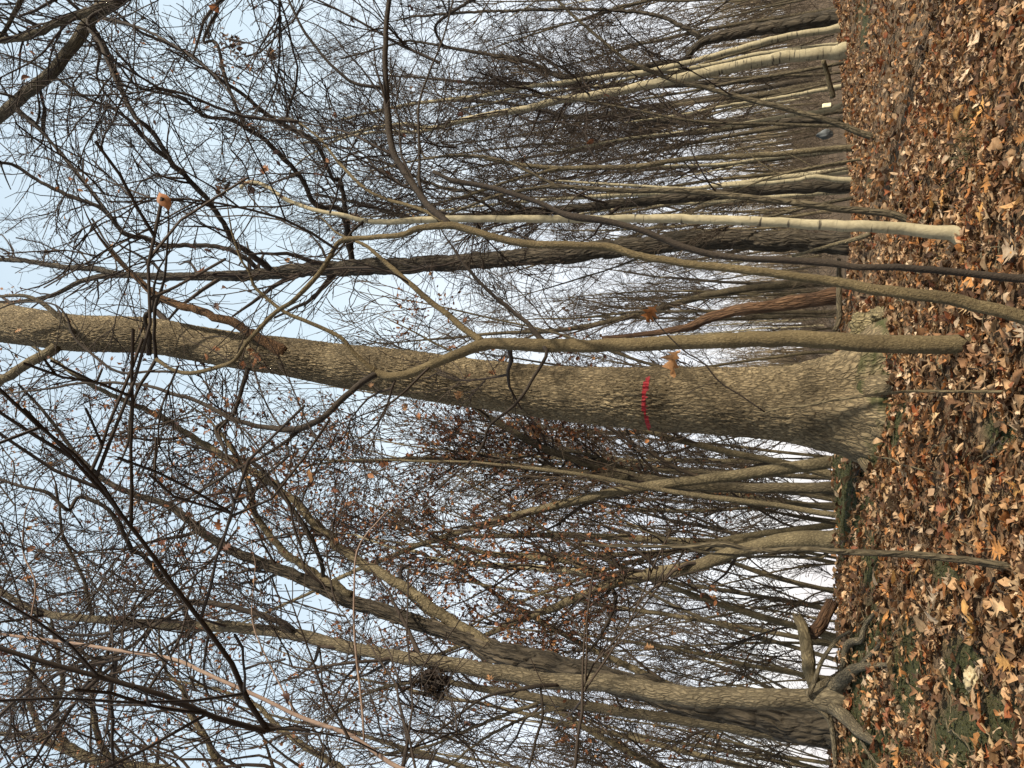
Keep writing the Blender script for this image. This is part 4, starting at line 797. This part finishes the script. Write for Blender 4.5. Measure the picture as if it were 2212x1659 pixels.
# ------------------------------------------------------------------ the wood behind: trees grown as kinds, then copied one by one
def proto(h, r0, seed, m, twm, first=.3, dens=1.0, leaves=0, lean=.02, fork=False):
    rg = np.random.default_rng(seed); K = 22
    d = np.array([rg.normal(0, lean), rg.normal(0, lean), 1.0]); p = np.zeros((1, K, 3)); cur = np.array([0, 0, -.6]); st = (h + .6) / (K - 1)
    for k in range(K):
        p[0, k] = cur; d = d + np.array([rg.normal(0, .045), rg.normal(0, .045), 0]); d[2] = 1; cur = cur + d / np.linalg.norm(d) * st
    R = (r0 * (np.linspace(1, .0, K) ** .8 * .9 + .08))[None]; R[0, 0] *= 1.35; R[0, 1] *= 1.08
    V, F, bc = tubes(p, R, 9, False, 1 + .07 * rg.normal(size=(1, K, 9)))
    tm = npmesh('trunk', V, F, m, True, {'bark': ('FLOAT_VECTOR', bc)})
    l0 = grow(p, R, 1.15 * dens, rg, first, .97, (28, 60), absl=(h * .10, h * .26), up=.22, K=8, wig=.13, rr=.5, rmin=.010)
    l0[0][..., :] = l0[0]
    l1 = grow(*l0, 3.2 * dens, rg, .12, 1., (25, 60), ln=(.25, .55), up=.12, K=5, wig=.18, rr=.55, rmin=.009)
    l2 = grow(*l1, 3.9 * dens, rg, .12, 1., (25, 60), ln=(.3, .65), up=.05, K=3, wig=.22, rr=.6, rmin=.0068)
    l3 = grow(*l2, 3.0 * dens, rg, .2, 1., (25, 60), absl=(.15, .50), up=.03, K=2, wig=.2, rr=.65, rmin=.0055)
    cap_ = 5200
    if len(l3[0]) > cap_: kk = rg.choice(len(l3[0]), cap_, replace=False); l3 = (l3[0][kk], l3[1][kk])
    V, F, bc = pack((l0, l1, l2, l3), (5, 3, 3, 3)); STAT['twigs'] += 2 * len(F)
    cm = npmesh('branches', V, F, twm, True, {'bark': ('FLOAT_VECTOR', bc)})
    lm = None
    if leaves:
        tips = l3[0][:, -1]; tips = tips[rg.permutation(len(tips))[:leaves]]
        V, F, Cc = leaves_mesh(tips, rg.uniform(.06, .11, len(tips)), rg, kinds=('small',), hang=True, tones=HT, tp=HTP)
        lm = npmesh('leaves', V, F, M_LEAF, False, {'tone': ('FLOAT_COLOR', Cc)})
    return tm, cm, lm
PR = [proto(20, .12, 1, M_GREY, M_TWIGF, .30, .9), proto(22, .17, 2, M_DOAK, M_TWIGF, .30, .9), proto(17, .075, 3, M_TAN, M_TWIGF, .25, .9),
      proto(23, .22, 4, M_GREY, M_TWIGF, .35, .85), proto(18, .10, 5, M_BIRCH, M_TWIGF, .35, .9), proto(12, .045, 6, M_GREY, M_TWIGF, .2, 1.2),
      proto(13, .10, 8, M_TAN, M_TWIGF, .2, 1.1, 1900)]
LOOK = ['grey-brown bare tree', 'dark rough-barked bare tree', 'slim tan bare tree', 'stout grey bare tree', 'slim pale bare tree', 'pole-thin bare young tree', 'brown-leaved low tree']
SECT = [(-9999, 0, 'above the picture edge'), (0, 110, 'by the elbowed trunk'), (110, 260, 'between spotted trunk and cream panel'), (260, 400, 'between cream panel and dark crest trunk'),
        (400, 525, 'between dark crest trunk and straight oak'), (525, 650, 'between straight oak and red snag'), (650, 790, 'between red snag and marked oak'), (790, 960, 'behind the marked oak'),
        (960, 1060, 'between marked oak and mossy forked tree'), (1060, 1190, 'between mossy forked tree and sapling'), (1190, 1340, 'between sapling and broken log'), (1340, 1500, 'between broken log and rooted tree'),
        (1500, 1659, 'behind the big leaning oak'), (1659, 99999, 'below the picture edge')]
def plant(kind, X, Y, s, rot, tilt=(0, 0)):
    q = np.array([X, Y, gz1(X, Y)]); iy = 829.5 - FPX * X / max(depth(q), 1)
    sec = [w_ for a_, b_, w_ in SECT if a_ <= iy < b_][0]; dist = 'just past the crest' if Y < 22 else 'past the crest' if Y < 36 else 'far past the crest'
    if Y < 11: dist = 'on the slope'
    lb = LOOK[kind] + ' ' + dist + ', ' + sec
    t = thing('bare_tree', lb, 'tree', lb.replace('tree ', 'trees ', 1), (X, Y, gz1(X, Y))); t.rotation_euler = (tilt[0], tilt[1], rot); t.scale = (s, s, s)
    tm, cm, lm = PR[kind]; obj('trunk', tm, t); obj('branches', cm, t, kind='stuff')
    if lm: obj('leaves', lm, t, kind='stuff')
fr = np.random.default_rng(77); placed = []
def forest(n, a0, a1, y0, y1, kinds, w, smin=.8, smax=1.25, mind=1.0, tl=.022):
    c = 0; tries = 0
    while c < n and tries < n * 30:
        tries += 1; a = fr.uniform(a0, a1); Y = math.sqrt(fr.uniform(y0 ** 2, y1 ** 2)); X = a * Y
        if any((X - q[0]) ** 2 + (Y - q[1]) ** 2 < mind ** 2 for q in placed): continue
        placed.append((X, Y)); c += 1
        k = int(fr.choice(kinds, p=np.array(w) / sum(w))); plant(k, X, Y, fr.uniform(smin, smax), fr.uniform(0, 6.28), (fr.normal(0, tl), fr.normal(0, tl)))
forest(4, .58, .80, 7.5, 12, [0, 2, 5], [2, 3, 2], .6, .85, 1.2)
forest(3, -.85, -.66, 14, 19, [0, 2, 5], [2, 3, 2], .6, .85, 1.2)
forest(7, .22, .62, 12, 19, [2, 5], [1, 4], .6, .95, 1.0)
forest(28, .03, .62, 19, 34, [0, 2, 4, 5], [1.5, 3, 1.2, 4], .7, 1.05)
forest(60, .0, .62, 34, 75, [0, 1, 2, 3, 4, 5], [3, 1, 4, .4, 1.2, 3], mind=1.4)
forest(12, -.62, .0, 13, 24, [0, 2, 4, 5], [1, 3, .3, 5], .7, 1.1, mind=1.2)
forest(46, -.62, .02, 24, 60, [0, 1, 2, 3, 5], [3, 1.5, 3, .6, 4], mind=1.4)
forest(60, -.62, .02, 22, 50, [5, 2], [3, 1], 1.1, 1.8, mind=.8)
forest(5, -.34, -.08, 14, 24, [6], [1], .9, 1.25, 1.0)
forest(3, -.60, -.3, 13, 20, [6], [1], .8, 1.1, 1.0)

# far wood on the hillside, too distant to count
fw = np.random.default_rng(31); n = 1300
a = fw.uniform(-.02, .75, n); Y = np.sqrt(fw.uniform(70 ** 2, 190 ** 2, n)); X = a * Y; z = gz(X, Y)
h = fw.uniform(8, 15, n); p = np.zeros((n, 4, 3)); 
for k in range(4): p[:, k] = np.stack([X + fw.normal(0, .15, n) * k, Y + fw.normal(0, .1, n) * k, z - .5 + h * k / 3], 1)
r = (fw.uniform(.05, .16, n)[:, None]) * np.array([1, .8, .55, .12])[None]
l1 = grow(p, r, .9, fw, .12, 1, (25, 55), absl=(1.0, 3.5), up=.2, K=3, wig=.15, rr=.4, rmin=.018)
l2 = grow(*l1, .9, fw, .1, 1, (25, 55), absl=(.5, 1.6), up=.1, K=2, wig=.1, rr=.6, rmin=.014)
V, F, B = pack(((p, r), l1, l2), (3, 3, 3)); STAT['twigs'] += 2 * len(F)
obj('distant_wood', npmesh('distant_wood', V, F, M_FARW, True), None, kind='stuff', label='distant bare wood on the hillside behind the right-hand trees', category='wood')
# low brush
n = 900; a = fw.uniform(-.02, .62, n); Y = np.sqrt(fw.uniform(20 ** 2, 75 ** 2, n)); X = a * Y; z = gz(X, Y)
p = np.zeros((n, 4, 3)); h = fw.uniform(.8, 3.2, n)
for k in range(4): p[:, k] = np.stack([X + fw.normal(0, .16, n) * k, Y + fw.normal(0, .16, n) * k, z - .05 + h * k / 3], 1)
r = np.full((n, 4), .012) * np.array([1, .8, .6, .3]) * (Y / 35)[:, None]
l1 = grow(p, r, 4, fw, .1, 1, (25, 60), absl=(.3, 1.2), up=.15, K=3, wig=.2, rr=.6, rmin=.005)
V, F, B = pack(((p, r), l1), (3, 3)); STAT['twigs'] += 2 * len(F)
obj('undergrowth', npmesh('undergrowth', V, F, M_TWIGF, True), None, kind='stuff', label='low bare brush between the trunks beyond the crest', category='brush')

# ------------------------------------------------------------------ fallen wood, stump, stones
def log(name, label, pts, y0, y1, m, cat, sides=14, lump=.12, lay=True, group=None, parts=()):
    r = trace(pts, y0, y1, wig=.25, seed=len(label)); base = r[0, :3].copy(); base[2] = gz1(base[0], base[1])
    if lay == 'ground': r[:, 2] = gz(r[:, 0], r[:, 1]) + r[:, 3] * .7
    elif lay: r[:, 2] = np.maximum(r[:, 2], gz(r[:, 0], r[:, 1]) + r[:, 3] * .3)
    t = thing(name, label, cat, group, base); q = r.copy(); q[:, :3] -= base
    wood('stem', q, m, t, sides, True, lump, 3)
    if 'broken pale' in label:
        e = q[-1, :3]; dd = q[-1, :3] - q[-4, :3]; dd /= np.linalg.norm(dd)
        for i_ in range(7):
            o0 = e - dd * .05 + np.array([math.cos(i_ * .9) * .03, .01, math.sin(i_ * .9) * .03]); ln_ = .05 + .025 * (i_ * 37 % 4)
            wood('splinter', np.array([[*(o0 + dd * ln_ * u_), .014 * (1 - u_) + .001] for u_ in (0, .4, .7, 1.0)]), m, t, 5, True, .2, i_)
    for pp_, a0, a1 in parts:
        r2 = trace(pp_, a0, a1, wig=.3, seed=5); r2[:, :3] -= base; wood('branch', r2, m, t, 8, True, .1, 6)
    return t
log('fallen_log', 'broken pale log with peeling bark lying against the rooted tree', [(1762, 1484, 27), (1748, 1440, 28), (1740, 1395, 27), (1734, 1350, 22), (1724, 1334, 18)], 7.1, 7.3, M_TAN, 'log', 18, .16, True)
log('fallen_log', 'short dark rotten log propped behind the broken pale log', [(1755, 1368, 26), (1772, 1345, 26), (1800, 1300, 24)], 7.3, 7.6, M_RED, 'log', 16, .18)
log('fallen_branch', 'dark dead pole lying along the crest behind the forked tree', [(1812, 560, 8), (1812, 600, 11), (1812, 650, 12), (1812, 690, 13), (1803, 715, 9)], 8.9, 8.6, M_GREY, 'fallen branch', 10, .15, False)
log('fallen_branch', 'pale broken pole slanting on the crest near the spotted pale trunk', [(1778, 130, 9), (1785, 150, 10), (1792, 180, 11), (1800, 212, 12)], 16, 16.4, M_TAN, 'fallen branch', 10, .12)
log('fallen_branch', 'bent pale stick leaning behind the foot of the pale tree', [(1880, 505, 10), (1850, 515, 10), (1808, 526, 9), (1760, 540, 8), (1712, 554, 7)], 8.2, 8.8, M_TAN, 'fallen branch', 10, .1, False)
log('fallen_branch', 'mossy branch lying in the leaves behind the pale tree', [(2035, 480, 17), (2018, 455, 15), (2038, 440, 13), (2062, 428, 9)], 6.2, 5.9, M_TAN, 'fallen branch', 10, .15, 'ground')
log('fallen_branch', 'dark curved branch half buried in leaves on the open slope', [(1910, 450, 12), (1935, 425, 10), (1960, 400, 9), (2030, 360, 6), (2080, 325, 4)], 7.4, 6.2, M_DARK, 'fallen branch', 8, .12, 'ground')
log('fallen_branch', 'short dark crooked branch lying where the picture ends beside the dead stem', [(2212, 440, 12), (2190, 452, 11), (2178, 470, 9), (2195, 500, 8)], 4.6, 4.5, M_DARK, 'fallen branch', 8, .12, 'ground')
st = np.random.default_rng(12)
STK = [('thin pale twig standing out on the open leaf-covered slope', (2020, 232), (2020, 285), 3), ('long thin twig running down the bank below the marked oak', (1905, 985), (2100, 1040), 4), ('twig lying on the mossy bank beside the marked oak', (1880, 1000), (1850, 1075), 5),
       ('forked pale twig near the spreading roots', (1925, 1400), (1990, 1330), 3.5), ('pale twig lying on the moss in the lower right picture corner', (2060, 1560), (2150, 1640), 5), ('grey twig crossing the leaves beside the sapling foot', (2085, 1340), (2140, 1342), 5),
       ('dark stick beside the foot of the dark slim sapling', (2165, 1245), (2205, 1290), 6), ('long thin dark twig lying uphill of the dark slim sapling foot', (2000, 1120), (2190, 1205), 3), ('thin twig between the scaly tree and the marked oak', (2040, 770), (2075, 825), 4),
       ('dark twig lying below the scaly tree', (2100, 800), (2200, 780), 4), ('crooked dark stick near the right frame edge', (2150, 990), (2205, 950), 7), ('grey stick on the leaves below the pale tree', (2130, 560), (2185, 530), 5),
       ('thin stick pointing down slope beside the moss', (2020, 980), (2080, 950), 4), ('short pale twig under the leaves by the stump', (1935, 760), (1960, 800), 4), ('slender stick on the open slope by the grass tuft', (2040, 400), (2110, 350), 4)]
for lb, a_, b_, w_ in STK:
    g0, g1 = GP(*a_), GP(*b_)
    if g0 is None or g1 is None: continue
    u = np.linspace(0, 1, 12)[:, None]; q = g0 * (1 - u) + g1 * u; q[:, :2] += st.normal(size=(12, 2)) * .012; q[:, 2] = gz(q[:, 0], q[:, 1]) + .035 + .02 * np.sin(u[:, 0] * 3)
    rad = w_ * depth(g0) / FPX / 2 * np.linspace(1, .5, 12)
    t = thing('stick', lb, 'stick', None, g0); wood('stem', np.column_stack([q - g0, rad]), M_TAN if 'pale' in lb or 'thin' in lb else M_DARK, t, 6, True, .1, 3)
# leaves drifted against the feet of the trunks
cp_, cs_ = [], []
for k_, (root_, b_) in TREES.items():
    if not 2.5 < b_[1] < 9.5 or abs(b_[0]) > .6 * b_[1]: continue
    rr0 = FEET.get(k_, .05); nn_ = int(90 + rr0 * 700); an = st.uniform(0, 6.283, nn_); rad = rr0 * 1.02 + st.uniform(-.02, .13, nn_) + np.abs(st.normal(0, .04, nn_))
    X, Y = b_[0] + np.cos(an) * rad, b_[1] + np.sin(an) * rad
    cp_.append(np.stack([X, Y, gz(X, Y) + st.uniform(0, .05, nn_) * np.exp(-(rad - rr0) / .08)], 1)); cs_.append(st.uniform(.04, .095, nn_))
leaf_obj('drifted_leaves', np.concatenate(cp_), np.concatenate(cs_), st, kinds=('oaklet', 'beechlet'), tilt=.7, curl=1.1, props={'kind': 'stuff', 'label': 'brown leaves drifted against the feet of the nearest trunks', 'category': 'fallen leaves'})
# small litter twigs
n = 900; X, Y = scatter(n, 3, 10, .6, .3); n = len(X); d = st.uniform(0, 6.28, n); l = st.uniform(.06, .3, n); p = np.zeros((n, 4, 3))
for k in range(4): p[:, k, 0] = X + np.cos(d + .2 * k) * l * k / 3; p[:, k, 1] = Y + np.sin(d + .2 * k) * l * k / 3
p[:, :, 2] = (gz(p[:, :, 0].ravel(), p[:, :, 1].ravel()).reshape(n, 4)) + st.uniform(.012, .05, (n, 1)) + st.normal(size=(n, 4)) * .008
V, F, B = tubes(p, st.uniform(.0015, .0045, (n, 1)) * np.array([1, .9, .7, .4]), 4)
obj('twig_litter', npmesh('twig_litter', V, F, M_TAN, True, {'bark': ('FLOAT_VECTOR', B)}), None, kind='stuff', label='small broken twigs mixed into the leaf litter', category='fallen twigs')

# lumpy solids: stump, rocks, moss cushions
def lump(name, label, cat, c, rad, m, seed, amp=.25, freq=2.5, parent=None, flat=None):
    u, v = 40, 24; th = np.linspace(0, 2 * math.pi, u, endpoint=False); ph = np.linspace(.02, math.pi - .02, v)
    d = np.stack([np.outer(np.sin(ph), np.cos(th)), np.outer(np.sin(ph), np.sin(th)), np.outer(np.cos(ph), np.ones(u))], -1).reshape(-1, 3)
    f = 1 + amp * fbm(d * freq + seed, 3, seed); V = d * f[:, None] * np.array(rad)
    if flat: V[:, 2] = np.minimum(V[:, 2], flat * rad[2] * (1 + .15 * vnoise(V * 9, 3)))
    i = np.arange(u * v).reshape(v, u); F = np.stack([i[:-1], i[1:], np.roll(i[1:], -1, 1), np.roll(i[:-1], -1, 1)], -1).reshape(-1, 4)
    me = npmesh(name, V, F, m, True, {'bark': ('FLOAT_VECTOR', V)}); o = obj(name, me, parent)
    if parent is None: o.location = c; o['label'] = label; o['category'] = cat
    else: o.location = c
    return o
def mossy(name, c1, c2, c3):
    return bark(name, c1, c2, c3, .03, .5, .9, .02)
M_STUMP = mossy('rotten_mossy_wood', (.10, .085, .04), (.19, .155, .08), (.27, .22, .13))
M_MOSSC = plain('moss_cushion', (.018, .022, .007), (.042, .046, .016), 30)
g = GP(1905, 712)
t = thing('stump', 'low rotten mossy stump between the scaly tree and the forked tree', 'stump', None, g)
lump('stump_wood', '', '', (0, .1, .04), (.17, .15, .20), M_STUMP, 3, .35, 1.7, t)
for i, (dx, dz, rr_) in enumerate(((-.14, .0, .09), (.12, .0, .08), (.02, -.02, .12))): lump('root', '', '', (dx, -.03, dz), (rr_, .12, .08), M_STUMP, 20 + i, .3, 2, t)
o = lump('moss_cushion', 'dark moss cushion at the foot of the big leaning dark oak', 'moss', P(1750, 1556, 8.6), (.15, .12, .13), M_MOSSC, 5, .3, 3)
M_ROCK = plain('pale_stone', (.20, .16, .09), (.36, .30, .19), 20); M_BLUE = plain('blue_grey_stone', (.06, .066, .068), (.12, .13, .135), 5)
g = GP(2128, 1472); lump('fungus_chunk', 'pale crumbly chunk lying among leaves in the lower right of the picture', 'stone', g + np.array([0, 0, .05]), (.05, .045, .03), M_ROCK, 7, .5, 3)
q = P(1783, 290, 24); lump('boulder', 'blue-grey boulder beyond the crest behind the thin trunks', 'boulder', q, (.13, .13, .22), M_BLUE, 9, .28, 1.6)
# cream panel glimpsed between trunks
pm, n, b = mat('cream_painted_panel'); tc = N(n, 'ShaderNodeTexCoord'); no = N(n, 'ShaderNodeTexNoise'); no.inputs['Scale'].default_value = 3
n.links.new(tc.outputs['Object'], no.inputs['Vector']); n.links.new(ramp(n, no.outputs[0], [(.3, (.50, .46, .30)), (.7, (.62, .57, .40))]), b.inputs['Base Color'])
q = P(1786, 228, 23); hw, hh, th = .08, .12, .03
t = thing('panel', 'small bright cream panel glimpsed between thin trunks on the crest', 'panel', None, q)
def boxmesh(name, x, y, z, m, bev=.02):
    V = np.array([[sx_ * x, sy_ * y, sz_ * z] for sz_ in (-1, 1) for sx_, sy_ in ((-1, -1), (1, -1), (1, 1), (-1, 1))], float)
    F = [[0, 3, 2, 1], [4, 5, 6, 7], [0, 1, 5, 4], [1, 2, 6, 5], [2, 3, 7, 6], [3, 0, 4, 7]]; return npmesh(name, V, np.array(F), m, False)
o = obj('board', boxmesh('board', hw, th, hh, pm), t); md = o.modifiers.new('bevel', 'BEVEL'); md.width = .025; md.segments = 3
o = obj('post', boxmesh('post', .03, .02, .5, M_GREY), t); o.location = (0, .06, -.3)
t.rotation_euler = (0, 0, .5)

# withered leaf clusters caught in the bare branches
CL = [((487, 93), 7.5, .16, 'upper'), ((475, 150), 7.5, .16, 'lower'), ((512, 97), 7.5, .14, 'rightmost'), ((583, 118), 7.5, .09, 'small'), ((478, 405), 6.6, .12, 'ragged'), ((765, 478), 8.5, .14, 'middle')]
for (x, y), Y, s, w_ in CL:
    c = P(x, y, Y); t = thing('leaf_cluster', w_ + ' clump of withered dark leaves hanging in the bare branches', 'leaf clump', 'withered leaf clumps in the branches', c)
    pp = st.normal(size=(22, 3)) * s * .42; leaf_obj('leaf_mass', pp, st.uniform(.05, .1, 22), st, t, hang=True, tones=np.array([[.07, .05, .035], [.10, .06, .04], [.16, .09, .05]]), tp=np.ones(3), curl=1.5, props={'kind': 'stuff'})
    pts = np.array([[*(np.array([0, 0, -s]) + np.array([.3, .1, .9]) * s * k * .6), .006] for k in range(4)]); wood('stem', catmull(pts, 8), M_DARK, t, 5, True, .1, 2)

# single larger leaves hanging near the viewer
BL = [((400, 72), 5.3, .11, 'rust-orange leaf with a hole hanging under the limbs in the upper left corner'), ((1405, 676), 3.7, .10, 'curled orange leaf on the bent twig tip above the paint mark'), ((1455, 777), 4.0, .17, 'two-lobed orange leaf against the marked oak near its paint stroke'),
      ((447, 232), 4.2, .05, 'lone tan leaf hanging in open sky among thin twigs'), ((878, 880), 4.2, .075, 'curled orange leaf beneath the marked oak edge, against sky'), ((880, 910), 4.2, .07, 'lower of two curled leaves beneath the marked oak edge'),
      ((945, 960), 4.2, .07, 'long narrow curled leaf hanging in sky below the marked oak edge'), ((990, 856), 4.2, .075, 'tan leaf hanging in front of the marked oak bark'), ((800, 832), 4.3, .05, 'small pale leaf by the low fork of the scaly tree'),
      ((904, 896), 4.2, .06, 'orange leaf hanging at the lower edge of the oak trunk'), ((545, 762), 4.0, .055, 'reddish leaf in front of the upper oak trunk'), ((100, 1580), 3.6, .07, 'orange brown leaf in the lower left picture corner'),
      ((1400, 1400), 5.0, .08, 'pair of dry leaves hanging among the trunks near the rooted tree'), ((1060, 1470), 5.2, .08, 'brown folded leaf hanging by the rooted trunk'), ((975, 752), 4.3, .06, 'brown leaf on the bend of the scaly tree')]
BL[0] = ((219 * 1.0, 42), 5.3, .11, BL[0][3])
for (x, y), Y, s, lb in BL:
    c = P(x, y, Y); V, F, Cc = leaves_mesh(np.zeros((1, 3)), np.array([s]), st, kinds=('redoak',), hang=True, tones=np.array([[.27, .12, .045], [.33, .19, .09]]), tp=np.ones(2), curl=1.3)
    t = thing('hanging_leaf', lb, 'leaf', None, c); obj('blade', npmesh('blade', V, F, M_LEAF, False, {'tone': ('FLOAT_COLOR', Cc)}), t)
    pts = np.array([[0, 0, 0, .0012], [.01, .0, s * .5, .0011], [.0, .01, s * 1.1, .001]]); wood('stalk', catmull(pts, 6), M_DARK, t, 4, False, 0, 1)
print('twig tris', STAT['twigs'], 'total', sum(len(o.data.polygons) for o in S.objects if o.type == 'MESH') * 2, 'unique', sum(len(m_.polygons) for m_ in bpy.data.meshes) * 2, 'objects', len(S.objects))
